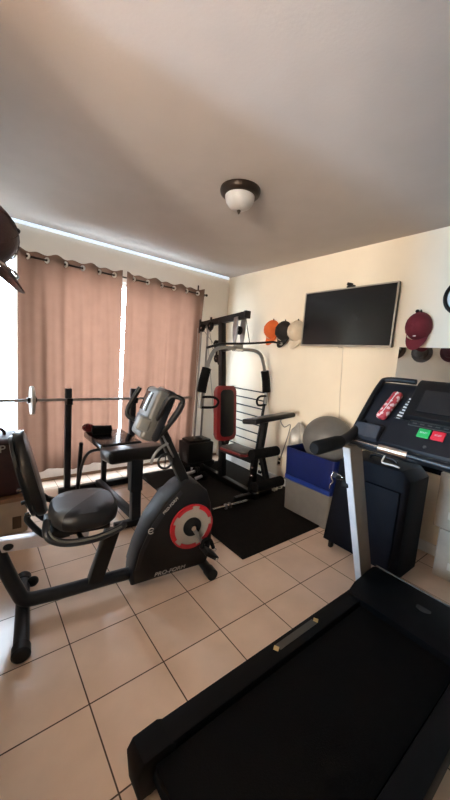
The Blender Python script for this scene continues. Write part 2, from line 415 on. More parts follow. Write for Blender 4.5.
for x in (0.265, 2.305): B().ell((x, YC, 2.118), 0.016, 0.016, 0.016, u=14, v=8).build('finial', M_bronze, t)
for x in (0.305, 2.272):
    B().bar((x, YC - 0.004, 2.104), (x, YW - 0.004, 2.104), 0.012, 0.012).bar((x, YW - 0.004, 2.09), (x, YW - 0.004, 2.25), 0.02, 0.008, up=(0, 1, 0)).build('bracket', M_bronze, t)

t = thing('daylight_leak_strip', 'thin bluish white glow strip standing in for leaked daylight above the curtains', 'glow strip', (1.3, YW, ZC - 0.02))  # no lamp: added glow in place of daylight leaking over the curtains
B().box((1.335, YW - 0.006, ZC - 0.013), (2.80, 0.012, 0.024), bev=0.003).build('strip_back', M_white, t, smooth=False)
m_ = bpy.data.materials.new('leak_glow'); m_.use_nodes = True
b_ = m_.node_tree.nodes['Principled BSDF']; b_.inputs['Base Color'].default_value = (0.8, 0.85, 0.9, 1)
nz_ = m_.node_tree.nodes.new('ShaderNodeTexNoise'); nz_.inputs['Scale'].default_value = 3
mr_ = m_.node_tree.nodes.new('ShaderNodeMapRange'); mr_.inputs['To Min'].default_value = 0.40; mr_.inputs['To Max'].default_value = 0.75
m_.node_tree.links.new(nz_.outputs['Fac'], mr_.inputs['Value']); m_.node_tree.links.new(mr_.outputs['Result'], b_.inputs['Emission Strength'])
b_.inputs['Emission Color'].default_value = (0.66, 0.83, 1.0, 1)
B().box((1.335, YW - 0.020, ZC - 0.016), (2.79, 0.020, 0.028), bev=0.003).build('glow_face', m_, t, smooth=False)

# ================================================================== CEILING LIGHT
t = thing('ceiling_light', 'round flush ceiling light with dark bronze rim and frosted glass dome', 'ceiling light', (1.38, 1.74, ZC))
c = (1.38, 1.74, ZC)
B().lathe([(0.128, 0), (0.130, 0.012), (0.124, 0.030), (0.110, 0.040), (0.100, 0.042)], c, (0, 0, -1), 40).build('rim', M_bronze, t)
B().lathe([(0.094, 0.040), (0.094, 0.052), (0.087, 0.078), (0.068, 0.103), (0.042, 0.118), (0.018, 0.124), (0.0, 0.125)], c, (0, 0, -1), 40).build('glass_dome', M_frost, t)
B().lathe([(0.010, 0.122), (0.013, 0.128), (0.008, 0.138), (0.005, 0.146), (0.0, 0.149)], c, (0, 0, -1), 14).build('finial', M_bronze, t)

# ================================================================== TELEVISION
t = thing('television', 'wide flat television with thin silver bezel mounted on the cream wall', 'television', (XR, 1.726, 1.554))
yc, zc0, zc1, yw = 1.726, 1.556, 2.076, 0.456
B().box((2.688, yc, (zc0 + zc1) / 2), (0.030, 2 * yw, zc1 - zc0), bev=0.006).build('housing', M_plast, t)
f = B()
bz = 0.011
for z in (zc0 + bz / 2, zc1 - bz / 2): f.box((2.671, yc, z), (0.014, 2 * yw, bz if z > 1.8 else bz * 1.5), bev=0.002)
for y in (yc - yw + bz / 2, yc + yw - bz / 2): f.box((2.671, y, (zc0 + zc1) / 2), (0.014, bz, zc1 - zc0 - 0.02), bev=0.002)
f.build('bezel', M_tvf, t)
B().box((2.6725, yc, (zc0 + zc1) / 2), (0.004, 2 * yw - 0.02, zc1 - zc0 - 0.02)).build('screen', M_screen, t, smooth=False)
B().box((2.671, yc, zc0 - 0.004), (0.014, 0.045, 0.014), bev=0.003).build('sensor_bump', M_tvf, t)
B().box((2.731, yc, 1.82), (0.055, 0.34, 0.28), bev=0.006).build('wall_mount', M_black, t)
t = thing('webcam', 'small black camera perched on the top edge of the television', 'camera', (2.690, 1.70, 2.0765))
B().box((2.688, 1.70, 2.086), (0.026, 0.075, 0.019), bev=0.004).build('foot', M_plast, t)
B().box((2.690, 1.715, 2.108), (0.030, 0.050, 0.028), rot=Matrix.Rotation(rad(18), 3, 'X'), bev=0.006).build('body', M_plast, t)
tag(B().tube(smoothpath([(2.748, 1.745, 1.552), (2.753, 1.735, 1.35), (2.753, 1.722, 1.1), (2.753, 1.70, 0.86), (2.753, 1.70, 0.45)], 6), 0.0055, 8).build('cord', M_tvcord, pos=(2.75, 1.72, 0.45)),
    'cream power cord running down the wall below the television', 'cord')

# ================================================================== CAPS
def cap(label, cloth, origin, nrm, sc=1.0, group=None, roll=0.0, brim_mat=None, stripe=None, name='baseball_cap', bo=0.0):
    o = V(origin); w = V(nrm).normalized(); up = V((0, 0, 1)); u = up.cross(w).normalized(); up = w.cross(u).normalized()
    if roll:
        R = Matrix.Rotation(roll, 3, w); up = R @ up; u = R @ u
    P = lambda a, b, c: o + (u * a + up * b + w * c) * sc
    t = thing(name, label, 'cap', o, group)
    m = B(); g = []
    nth, nph = 12, 28
    for i in range(nth + 1):
        th = (PI / 2) * i / nth; row = []
        for j in range(nph + 1):
            ph = 2 * PI * j / nph
            rr = math.cos(th); cw = math.sin(th) ** 0.85
            row.append(P(0.086 * rr * math.cos(ph), (0.112 if math.sin(ph) > 0 else 0.098) * rr * math.sin(ph) * (1 - 0.05 * cw) + 0.012, 0.012 + 0.128 * cw))
        g.append(row)
    m.sheet(g); bmesh.ops.remove_doubles(m.bm, verts=m.bm.verts, dist=0.0008)
    m.build('crown', cloth, t)
    m = B()
    for k in range(3):
        a = PI * k / 3 + 0.52; pts = []
        for i in range(-10, 11):
            th = PI / 2 - abs(i) / 10 * PI / 2; sg = 1 if i >= 0 else -1
            rr = math.cos(th) * 1.005
            pts.append(P(0.086 * rr * math.cos(a) * sg, (0.112 if math.sin(a) * sg > 0 else 0.098) * rr * math.sin(a) * sg + 0.012, 0.0125 + 0.1285 * math.sin(th) ** 0.85))
        m.tube(pts, 0.0016 * sc, 5)
    m.ell(P(0, 0.012, 0.141), 0.008 * sc, 0.008 * sc, 0.008 * sc, u=10, v=6)
    m.build('seams_and_button', cloth, t)
    g = []
    for i in range(17):
        s = -1 + i / 8; row = []
        for j in range(7):
            q = j / 6; e = math.sqrt(max(0, 1 - s * s))
            row.append(P(0.084 * s * (1 - 0.05 * q), -0.084 * (0.25 + 0.75 * e) - q * (0.072 * e + 0.004), 0.016 + 0.052 * e + bo * (0.4 + 0.6 * e) + 0.018 * q * e))
        g.append(row)
    B().sheet(g, w * 0.004 * sc).build('brim', brim_mat or cloth, t)
    if stripe:
        pts = []
        for i in range(17):
            s = -0.98 + 1.96 * i / 16; e = math.sqrt(max(0, 1 - s * s))
            pts.append(P(0.086 * s, -0.084 * (0.25 + 0.75 * e) - 0.030, 0.024 + 0.064 * e + bo * (0.4 + 0.6 * e)))
        B().tube(pts, 0.003 * sc, 6).build('piping', stripe, t)
    B().tube([P(0, 0.118, -0.002), P(0, 0.122, 0.022), P(0, 0.138, 0.030)], 0.006 * sc, 8).build('strap_tab', M_plast, t)
    return t, P
NX = (-1, 0, 0); PXn = (1, 0, 0)
G = 'caps hung in a row beside the television'
cap('bright orange cap on the wall, farthest left of the television caps', M_orange, (XR - 0.002, 2.655, 1.715), NX, 1.02, G)
cap('black cap on the wall between the orange and cream caps', M_capbl, (XR - 0.002, 2.475, 1.695), NX, 1.04, G)
cap('cream cap on the wall right beside the left edge of the television', M_capwh, (XR - 0.002, 2.295, 1.690), NX, 1.06, G)
tt, P = cap('maroon baseball cap with a small white mark hanging above the mirror', M_capmar, (XR - 0.002, 1.105, 1.705), NX, 1.04)
# small white mark low on the front of the crown
B().ell(P(0.012, -0.060, 0.112), 0.004, 0.013, 0.005, u=12, v=6).build('logo_mark', M_ink, tt)
B().ell(P(-0.03, 0.132, 0.014), 0.02, 0.014, 0.014, u=12, v=8).build('hook_knob', M_plast, tt)
tt, P = cap('large dark maroon leather cap with pale piping hung close by at the left edge', M_capbr, (XL + 0.066, 1.43, 1.690), (1, 0, 0.34), 1.20, bo=0.012, stripe=mat('pale_piping', (0.20, 0.17, 0.16), 0.5))
B().cyl((XL - 0.004, 1.43, 1.79), (XL + 0.085, 1.43, 1.79), 0.012, 12).build('wall_peg', M_wood, tt)
# three hats on the left wall, seen in the mirror
def hat(label, cloth, y, z, r):
    t = thing('brimmed_hat', label, 'hat', (XL, y, z), 'hats on the left wall seen in the mirror')
    B().lathe([(r, -0.002), (r, 0.010), (r * 0.62, 0.018), (r * 0.60, 0.05), (r * 0.52, 0.11), (r * 0.30, 0.13), (0, 0.135)], (XL, y, z), (1, 0, 0), 32).build('body', cloth, t)
    B().lathe([(r * 0.625, 0.020), (r * 0.628, 0.042)], (XL, y, z), (1, 0, 0), 32, cap=False).build('hat_band', M_capbl, t)
hat('grey round hat seen in the mirror below the maroon wall cap', M_capgr, 2.16, 1.69, 0.155)
hat('wine red round hat seen in the mirror at the right picture edge', M_capdk, 1.76, 1.71, 0.150)
hat('brown round hat seen in the left top corner of the mirror', M_capta, 2.56, 1.73, 0.155)

# ================================================================== CLOCK, MIRROR
cy, cz, cr = 0.838, 1.926, 0.135
t = thing('wall_clock', 'round wall clock with thick black rim and pale dial above the mirror', 'clock', (XR, cy, cz))
B().lathe([(cr * 0.80, 0.004), (cr * 0.80, 0.030), (cr * 0.86, 0.038), (cr * 0.95, 0.034), (cr, 0.02), (cr, 0.0)], (XR, cy, cz), (-1, 0, 0), 48, cap=False).build('rim', M_plast, t)
B().cyl((XR, cy, cz), (XR - 0.016, cy, cz), cr * 0.82, 48).build('dial', M_dial, t)
for h in range(1, 13):
    a = 2 * PI * h / 12
    text(str(h), 0.024, (XR - 0.0165, cy - math.sin(a) * cr * 0.64, cz + math.cos(a) * cr * 0.64), (0, -1, 0), (0, 0, 1), M_inkd, 'numeral', t, 0.0006)
B().bar((XR - 0.020, cy, cz), (XR - 0.020, cy - 0.045, cz + 0.03), 0.007, 0.002, up=(1, 0, 0), bev=0).build('hour_hand', M_inkd, t)
B().bar((XR - 0.0225, cy, cz), (XR - 0.0225, cy + 0.06, cz + 0.045), 0.005, 0.002, up=(1, 0, 0), bev=0).build('minute_hand', M_inkd, t)
t = thing('wall_mirror', 'wide frameless wall mirror behind the treadmill console', 'mirror', (XR, 0.25, 0.95))
B().box((XR - 0.003, 0.24, 1.0925), (0.006, 2.0, 0.945), bev=0.0015).build('glass', M_mirror, t, smooth=False)
for y in (1.0, 0.3): B().box((XR - 0.006, y, 0.616), (0.012, 0.03, 0.014)).build('clip', M_chrome, t, smooth=False)

# ================================================================== MATS ON THE FLOOR
tag(B().box((2.09, 2.40, 0.006), (1.27, 1.80, 0.012), bev=0.004).build('floor_mat', M_mat, pos=(2.09, 2.40, 0)), 'large black foam exercise mat on the tiles under the home gym', 'mat')
MZ = 0.012

# ================================================================== HOME GYM
gx = 2.19
gym = thing('home_gym', 'black steel multi-station home gym with red-edged seat and weight stack', 'home gym', (gx, 2.7, MZ))
B().bar((gx, 3.40, 0.05), (gx, 2.14, 0.05), 0.06, 0.06).bar((1.98, 3.36, 0.045), (2.42, 3.36, 0.045), 0.05, 0.05).bar((1.96, 2.20, 0.045), (2.44, 2.20, 0.045), 0.05, 0.05).build('base_frame', M_black, gym)
B().bar((gx, 2.700, 0.06), (gx, 2.912, 1.785), 0.062, 0.062, up=(0, 1, 0)).build('mast', M_black, gym)
B().bar((gx, 3.26, 1.745), (gx, 2.51, 1.817), 0.060, 0.066).box((gx, 2.50, 1.819), (0.07, 0.03, 0.075), bev=0.006).box((gx, 3.265, 1.743), (0.07, 0.03, 0.075), bev=0.006).build('top_beam', M_black, gym)
def pulley(c, r=0.045, w=0.022):
    c = V(c); m = B()
    m.lathe([(r, -w / 2), (r * 0.86, -w / 6), (r * 0.86, w / 6), (r, w / 2)], c, (1, 0, 0), 22)
    p = m.build('pulley', M_rubber, gym)
    B().cyl(c - V((w * 0.75, 0, 0)), c + V((w * 0.75, 0, 0)), r * 0.25, 12).build('hub', M_chrome, p)
for c in ((gx - 0.05, 3.22, 1.70), (gx - 0.05, 3.05, 1.715), (gx, 2.985, 1.52), (gx, 2.955, 1.36), (gx + 0.05, 2.955, 1.33), (gx, 2.61, 1.665), (gx, 2.685, 0.48)): pulley(c)
f = B()
for c in ((gx - 0.05, 3.27, 1.72), (gx - 0.05, 3.05, 1.735), (gx, 2.97, 1.45)): f.box(V(c), (0.012, 0.03, 0.16), bev=0.003)
f.build('pulley_brackets', M_black, gym)
# swivel plates under the front end of the top beam
f = B()
for sx in (-0.045, 0.045):
    f.prism([(gx + sx, 2.580, 1.80), (gx + sx, 2.570, 1.70), (gx + sx, 2.575, 1.60), (gx + sx, 2.590, 1.52), (gx + sx, 2.620, 1.52), (gx + sx, 2.640, 1.60), (gx + sx, 2.650, 1.70), (gx + sx, 2.640, 1.79)], (0.010 if sx > 0 else -0.010, 0, 0), 0.002)
f.box((gx, 2.60, 1.50), (0.09, 0.06, 0.05), bev=0.008)
f.build('swivel_plates', M_steel, gym)
B().cyl((gx - 0.065, 2.60, 1.475), (gx + 0.065, 2.60, 1.475), 0.026, 18).build('press_pivot', M_chrome, gym)
B().bar((gx, 2.60, 1.50), (gx, 2.87, 1.45), 0.04, 0.03).build('press_link', M_black, gym)
for s in (-1, 1):
    X = lambda d: gx + s * d * (1.0 if s < 0 else 0.95)
    B().tube(smoothpath([(X(0.05), 2.59, 1.476), (X(0.22), 2.58, 1.474), (X(0.32), 2.575, 1.435), (X(0.375), 2.57, 1.34), (X(0.415), 2.565, 1.22), (X(0.445), 2.56, 1.10), (X(0.455), 2.56, 0.99), (X(0.455), 2.56, 0.88)], 5), 0.019, 12).build('press_arm', M_steel, gym)
    B().tube(smoothpath([(X(0.402), 2.566, 1.262), (X(0.432), 2.561, 1.15), (X(0.452), 2.56, 1.03)], 4), 0.045, 16).build('foam_grip', M_rubber, gym)
    B().tube(smoothpath([(X(0.45), 2.555, 0.985), (X(0.33), 2.53, 0.985), (X(0.275), 2.52, 0.955), (X(0.275), 2.52, 0.915), (X(0.32), 2.53, 0.885), (X(0.45), 2.555, 0.885)], 4), 0.012, 10).build('loop_handle', M_rubber, gym)
# lat bar hung from the front pulley
B().tube(smoothpath([(1.612, 2.33, 1.448), (1.712, 2.33, 1.48), (1.788, 2.33, 1.497), (2.083, 2.33, 1.525), (2.377, 2.33, 1.564), (2.435, 2.33, 1.569), (2.525, 2.33, 1.562)], 4), 0.0105, 10).build('lat_bar', M_black, gym)
B().ell((2.535, 2.33, 1.561), 0.018, 0.018, 0.018, u=12, v=8).build('lat_bar_end', M_steel, gym)
B().tube([(2.10, 2.33, 1.53), (gx, 2.52, 1.79)], 0.004, 6).build('lat_cable', M_rubber, gym)
# weight stack at the rear
B().box((gx, 3.26, 0.215), (0.36, 0.24, 0.24), bev=0.012).build('weight_stack', M_plast, gym)
B().box((gx, 3.26, 0.352), (0.30, 0.20, 0.034), bev=0.012).build('stack_top_plate', M_black, gym)
B().box((gx, 3.26, 0.075), (0.40, 0.28, 0.05), bev=0.008).build('stack_base', M_rubber, gym)
for x in (2.142, 2.238): B().cyl((x, 3.24, 0.36), (x, 3.24, 1.73), 0.0125, 12).build('guide_rod', M_steel, gym)
for i, pts in enumerate(([(gx - 0.05, 3.315, 1.70), (gx - 0.03, 3.26, 0.37)], [(gx - 0.05, 3.225, 1.70), (gx, 3.03, 1.52)], [(gx - 0.05, 3.09, 1.71), (gx, 3.00, 1.36)], [(gx - 0.055, 3.13, 1.73), (gx - 0.06, 2.80, 0.52)])):
    B().tube(pts, 0.0032, 6).build('cable', M_steel, gym)
# back pad: red border around a black centre
def pad_frame(cx, y0, z0, y1, z1, wdt, th):
    a, b = V((cx, y0, z0)), V((cx, y1, z1)); d = (b - a).normalized(); nrm = V((1, 0, 0)).cross(d).normalized()
    if nrm.y > 0: nrm = -nrm
    return a, b, d, nrm
def round_rect(cx, a, d, L, wdt, rr, k=6):
    pts = []
    for (sx, sl, a0) in ((1, 1, 0), (-1, 1, 90), (-1, -1, 180), (1, -1, 270)):
        for i in range(k + 1):
            an = rad(a0 + 90 * i / k)
            px = sx * (wdt / 2 - rr) + rr * math.cos(an); pl = sl * (L / 2 - rr) + rr * math.sin(an)
            pts.append(a + V((px, 0, 0)) + d * (L / 2 + pl))
    return pts
a, b, d, n = pad_frame(2.105, 2.600, 0.515, 2.660, 1.085, 0.26, 0.06)
L = (b - a).length
B().prism([p - n * 0.03 for p in round_rect(0, a, d, L, 0.255, 0.06)], n * 0.062, 0.010).build('back_pad', M_red, gym)
B().prism([p + n * 0.028 for p in round_rect(0, a + d * 0.04, d, L - 0.08, 0.172, 0.05)], n * 0.012, 0.004).build('back_pad_centre', M_vinyl, gym)
B().bar((2.120, 2.665, 0.80), (gx, 2.80, 0.80), 0.05, 0.05).build('back_pad_mount', M_black, gym)
# seat pad
B().prism([(2.035, 2.585, 0.425), (2.045, 2.27, 0.432), (2.09, 2.235, 0.432), (2.26, 2.255, 0.432), (2.305, 2.30, 0.430), (2.275, 2.61, 0.425)], (0, 0, 0.022), 0.006).build('seat_pad', M_red, gym)
B().prism([(2.048, 2.580, 0.445), (2.060, 2.29, 0.448), (2.10, 2.250, 0.448), (2.255, 2.268, 0.448), (2.292, 2.31, 0.446), (2.262, 2.602, 0.444)], (0, 0, 0.026), 0.010).build('seat_pad_top', M_vgrey, gym)
B().bar((2.16, 2.72, 0.385), (2.17, 2.21, 0.395), 0.05, 0.055).build('seat_beam', M_black, gym)
B().bar((2.185, 2.215, 0.05), (2.19, 2.215, 0.455), 0.055, 0.055, up=(0, 1, 0)).build('front_post', M_black, gym)
for z in (0.33, 0.25):
    B().cyl((2.155, 2.205, z), (2.155, 2.18, z), 0.016, 14).build('chrome_bolt', M_chrome, gym)
    B().cyl((2.225, 2.175, z + 0.04), (2.225, 2.15, z + 0.04), 0.016, 14).build('chrome_bolt', M_chrome, gym)
# leg developer and curl pad
B().bar((2.22, 2.16, 0.47), (2.235, 2.06, 0.20), 0.05, 0.045).build('leg_lever', M_black, gym)
for (c, hw) in (((2.21, 2.11, 0.500), 0.17), ((2.215, 2.03, 0.215), 0.18)):
    B().cyl((c[0] - hw, c[1], c[2]), (c[0] + hw, c[1], c[2]), 0.048, 20).build('foam_roller', M_rubber, gym)
B().bar((2.195, 2.16, 0.44), (2.245, 2.165, 0.815), 0.045, 0.045, up=(0, 1, 0)).build('curl_post', M_black, gym)
B().box((2.305, 2.175, 0.822), (0.56, 0.20, 0.050), rot=Matrix.Rotation(rad(-4.5), 3, 'Y') @ Matrix.Rotation(rad(-10), 3, 'X'), bev=0.02, seg=3).build('curl_pad', M_vinyl, gym)

# ladder rack behind the gym seat, leaning on the wall
lad = thing('ladder_rack', 'thin black metal ladder rack leaning on the wall behind the home gym seat', 'rack', (2.66, 2.98, MZ))
RX0, RX1 = 2.57, 2.742; RZ = 1.02
for y0, y1 in ((2.62, 2.68), (3.26, 3.30)): B().bar((RX0, y0, MZ), (RX1, y1, RZ), 0.026, 0.026, up=(1, 0, 0)).build('side_post', M_black, lad)
for k in range(9):
    q = 0.22 + 0.095 * k; x = RX0 + (RX1 - RX0) * q
    B().cyl((x, 2.62 + 0.06 * q, RZ * q), (x, 3.26 + 0.04 * q, RZ * q), 0.0075, 8).build('rung', M_black, lad)

# dumbbells on the mat in front of the stack
def dumbbell(label, c, ang, ln=0.17, r=0.052):
    c = V(c); d = V((math.cos(ang), math.sin(ang), 0)); t = thing('dumbbell', label, 'dumbbell', (c.x, c.y, MZ), 'dumbbells in front of the weight stack')
    for s in (-1, 1):
        B().lathe([(r * 0.85, 0), (r, 0.008), (r, 0.050), (r * 0.85, 0.056)], c + d * s * ln * 0.32, d * s, 6 if r > 0.05 else 8).build('head', M_rubber, t)
    B().cyl(c - d * ln * 0.36, c + d * ln * 0.36, 0.017, 14).build('handle', M_silver, t)
dumbbell('black hex dumbbell with chrome handle, middle one of three before the weight stack', (1.925, 2.960, MZ + 0.051), rad(10), 0.23, 0.052)
dumbbell('black hex dumbbell with chrome handle, farthest from the weight stack and nearest the bike', (1.915, 2.790, MZ + 0.051), rad(16), 0.23, 0.052)
dumbbell('small black dumbbell with chrome handle against the front of the weight stack', (2.055, 3.065, MZ + 0.046), rad(-14), 0.18, 0.050)
# short chrome bar with star collars on the mat
t = thing('dumbbell_bar', 'short chrome dumbbell bar with star collars lying on the black mat', 'bar', (1.85, 2.135, MZ))
B().cyl((1.655, 2.140, MZ + 0.030), (2.050, 2.131, MZ + 0.030), 0.0125, 14).build('rod', M_chrome, t)
for x in (1.80, 1.845):
    m = B(); m.lathe([(0.020, -0.010), (0.020, 0.010)], (x, 2.136, MZ + 0.030), (1, 0, 0), 16)
    for k in range(6):
        a = 2 * PI * (k + 0.5) / 6
        m.ell((x, 2.136 + 0.022 * math.cos(a), MZ + 0.030 + 0.022 * math.sin(a)), 0.008, 0.008, 0.008, u=10, v=6)
    m.build('star_collar', M_steel, t)

# ================================================================== TOTES, BALL, BAG, CLUTTER
def tapered(m, x0, x1, y0, y1, z0, z1, tp, wall=0.006, rr=0.03, k=4):
    # open container, tp = how much the bottom is smaller
    def ring(ix, z):
        pts = []
        for (cx, cyy, a0) in ((x1 - ix - rr, y1 - ix - rr, 0), (x0 + ix + rr, y1 - ix - rr, 90), (x0 + ix + rr, y0 + ix + rr, 180), (x1 - ix - rr, y0 + ix + rr, 270)):
            for i in range(k + 1):
                a = rad(a0 + 90 * i / k); pts.append((cx + rr * math.cos(a), cyy + rr * math.sin(a), z))
        return [m.bm.verts.new(p) for p in pts]
    rs = [ring(tp, z0), ring(0, z1), ring(wall, z1), ring(tp + wall, z0 + wall)]
    n = len(rs[0])
    for A, C in zip(rs, rs[1:]):
        for i in range(n): m.bm.faces.new((A[i], A[(i + 1) % n], C[(i + 1) % n], C[i]))
    m.bm.faces.new(rs[0][::-1]); m.bm.faces.new(rs[3])
    return m
BX0, BX1, BY0, BY1 = 2.315, 2.722, 1.425, 1.925
t = thing('storage_tote', 'pale grey plastic storage tote on the floor carrying the blue tote', 'tote', (2.52, 1.66, 0))
tapered(B(), BX0, BX1, BY0, BY1, 0.0, 0.285, 0.012).build('body', M_tote, t)
B().box((2.518, 1.675, 0.293), (BX1 - BX0 + 0.012, BY1 - BY0 + 0.012, 0.016), bev=0.005).build('lid', M_tote, t)
t = thing('storage_tote', 'royal blue plastic tote holding the grey ball, stacked on the grey tote', 'tote', (2.52, 1.66, 0.302))
tapered(B(), BX0 - 0.004, BX1 + 0.010, BY0 - 0.01, BY1 + 0.018, 0.302, 0.600, 0.010).build('body', M_blue, t)
B().box((BX0 + 0.000, 1.675, 0.322), (0.016, BY1 - BY0 - 0.02, 0.040), bev=0.005).box((2.518, BY1 - 0.004, 0.322), (BX1 - BX0 - 0.02, 0.016, 0.040), bev=0.005).build('lower_band', M_blue2, t)
t = thing('exercise_ball', 'large dark grey exercise ball resting in the blue tote by the wall', 'ball', (2.515, 1.635, 0.50))
bc = (2.520, 1.645, 0.712)
B().ell(bc, 0.220, 0.220, 0.216, u=48, v=28).build('sphere', M_ball, t)
f = B()
for k in range(-2, 3):
    z = k * 0.035; rr = math.sqrt(0.2185 ** 2 - z * z)
    f.tube([(bc[0] + rr * math.cos(2 * PI * q / 48), bc[1] + rr * math.sin(2 * PI * q / 48), bc[2] + z) for q in range(48)], 0.0022, 5, closed=True)
f.build('grip_ridges', M_ball, t)
# crumpled clear bag between tote and gym
rnd = random.Random(5); g = []
for i in range(21):
    v = i / 20; row = []
    for j in range(41):
        a = 2 * PI * j / 40
        rr = (0.040 + 0.062 * max(0, math.sin(PI * (v - 0.45) / 0.62)) + 0.016 * math.sin(3 * a + 6 * v) * (v > 0.4) + 0.010 * math.sin(8 * a + 11 * v)) * (1.0 if v < 0.88 else 1.0 - 6.5 * (v - 0.88))
        zz = 0.004 + 0.775 * v
        row.append((2.628 + rr * math.cos(a) * 0.85, 2.060 + rr * math.sin(a), zz + 0.014 * math.sin(4 * a + 2) * (0.1 < v < 0.95)))
    g.append(row)
m = B().sheet(g)
bmesh.ops.remove_doubles(m.bm, verts=m.bm.verts, dist=0.001)
t = m.build('plastic_bag', M_poly, pos=(2.63, 2.035, 0.0)); tag(t, 'crumpled pale grey plastic bag standing between the blue tote and the wall', 'bag')
# chain heap on the mat
rnd = random.Random(9)
t = thing('chain', 'small heap of pale metal chain on the mat beside the grey tote', 'chain', (2.56, 2.27, MZ))
for k in range(14):
    c = V((2.55 + rnd.uniform(-0.09, 0.13), 2.28 + rnd.uniform(-0.11, 0.09), MZ + 0.012 + rnd.uniform(0, 0.035)))
    R = Matrix.Rotation(rnd.uniform(0, 3), 3, 'Z') @ Matrix.Rotation(rnd.uniform(-0.5, 0.5), 3, 'X')
    B().tube([c + R @ V((0.030 * math.cos(q), 0.016 * math.sin(q), 0)) for q in [2 * PI * i / 14 for i in range(14)]], 0.0055, 6, closed=True).build('link', M_cord, t)
# wall outlet
t = thing('wall_outlet', 'small brown wall outlet low on the cream wall left of the totes', 'outlet', (XR, 2.385, 0.26))
B().box((XR - 0.004, 2.385, 0.26), (0.008, 0.072, 0.115), bev=0.003).build('plate', mat('ivory_outlet', (0.60, 0.50, 0.38), 0.4), t)
for z in (0.237, 0.283): B().box((XR - 0.009, 2.385, z), (0.004, 0.034, 0.030), bev=0.001).build('socket', M_bronze, t)
tag(B().tube(smoothpath([(2.752, 2.36, 0.76), (2.748, 2.42, 0.72), (2.75, 2.36, 0.66), (2.752, 2.28, 0.70), (2.748, 2.30, 0.55), (2.748, 2.37, 0.30)], 6), 0.006, 8).build('cord', mat('grey_cord', (0.25, 0.22, 0.19), 0.5), pos=(2.75, 2.36, 0.3)), 'grey looped cord hanging on the wall above the outlet', 'cord')

# ================================================================== SUITCASE
t = thing('suitcase', 'large dark navy cloth suitcase standing behind the treadmill upright', 'suitcase', (2.28, 1.03, 0))
sx0, sx1, sy0, sy1 = 2.10, 2.40, 0.76, 1.31
sh = -0.0
g = B()
g.prism([(sx0, 1.325, 0.055), (sx0, sy0, 0.055), (sx0, sy0, 0.70), (sx0, sy0 + 0.06, 0.755), (sx0, 1.205, 0.755), (sx0, 1.26, 0.70)], (sx1 - sx0, 0, 0), 0.03)
g.build('shell', M_navy, t)
B().prism([(sx0 - 0.022, 1.27, 0.12), (sx0 - 0.022, sy0 + 0.05, 0.12), (sx0 - 0.022, sy0 + 0.05, 0.62), (sx0 - 0.022, 1.20, 0.62)], (0.03, 0, 0), 0.012).build('front_pocket', M_navy, t)
for y in (1.27, 0.82):
    for x in (sx0 + 0.05, sx1 - 0.05): B().box((x, y, 0.036), (0.04, 0.030, 0.072), bev=0.008).build('foot', M_plast, t)
B().tube(smoothpath([(2.20, 0.90, 0.75), (2.20, 0.92, 0.785), (2.20, 1.06, 0.785), (2.20, 1.08, 0.75)], 5), 0.010, 8).build('handle', M_plast, t)
B().tube(smoothpath([(sx0 - 0.008, 1.283, 0.60), (sx0 - 0.016, 1.293, 0.56), (sx0 - 0.012, 1.278, 0.53), (sx0 - 0.018, 1.293, 0.50), (sx0 - 0.008, 1.30, 0.47)], 5), 0.006, 8).build('zip_pull', M_chrome, t)
# white cable lying on the suitcase top
tag(B().tube(smoothpath([(2.20, 0.985, 0.80), (2.15, 0.975, 0.766), (2.13, 0.95, 0.764), (2.14, 0.90, 0.764), (2.13, 0.855, 0.764)], 6), 0.006, 8).build('cable', M_cord, pos=(2.15, 0.93, 0.762)), 'short white cable lying on top of the navy suitcase', 'cable')

# cardboard boxes by the mirror
def carton(label, x0, x1, y0, y1, z0, z1):
    t = thing('cardboard_box', label, 'box', ((x0 + x1) / 2, (y0 + y1) / 2, z0), 'cartons stacked under the mirror')
    B().box(((x0 + x1) / 2, (y0 + y1) / 2, (z0 + z1) / 2), (x1 - x0, y1 - y0, z1 - z0), bev=0.004).build('body', M_card, t, smooth=False)
    B().box(((x0 + x1) / 2, (y0 + y1) / 2, z1 + 0.0007), (0.05, y1 - y0 + 0.002, 0.0014)).box(((x0 + x1) / 2, y1 + 0.0008, z1 - 0.03), (0.05, 0.0014, 0.06)).build('tape', mat('brown_tape', (0.34, 0.24, 0.15), 0.3), t, smooth=False)
    B().box((x0 - 0.0008, y1 - 0.12, z0 + 0.10), (0.0014, 0.08, 0.05)).build('label_patch', mat('faded_label', (0.58, 0.53, 0.47), 0.7), t, smooth=False)
carton('pale cardboard box on the floor under another box by the mirror', 2.49, 2.735, 0.33, 0.690, 0.0, 0.335)
carton('pale cardboard box stacked on another box at the right picture edge', 2.50, 2.735, 0.35, 0.735, 0.337, 0.715)

# ================================================================== WEIGHT BENCH AND BARBELL
bn = thing('weight_bench', 'black weight bench with two upright barbell posts in front of the curtains', 'weight bench', (1.0, 2.8, 0))
B().bar((0.62, 3.14, 0.035), (1.38, 3.14, 0.035), 0.055, 0.06).build('rear_cross_foot', M_black, bn)
for x in (0.695, 1.305):
    p = B().bar((x, 3.15, 0.03), (x, 3.15, 0.995), 0.052, 0.052, up=(0, 1, 0)).build('upright_post', M_bikebl, bn)
    B().box((x, 3.112, 0.868), (0.05, 0.07, 0.03), bev=0.004).box((x, 3.08, 0.885), (0.05, 0.012, 0.055), bev=0.003).build('bar_hook', M_black, p)
B().bar((0.97, 3.12, 0.075), (1.02, 2.29, 0.060), 0.055, 0.055).build('centre_beam', M_bikebl, bn)
B().bar((0.84, 2.295, 0.035), (1.115, 2.285, 0.035), 0.05, 0.05).build('front_cross_foot', M_black, bn)
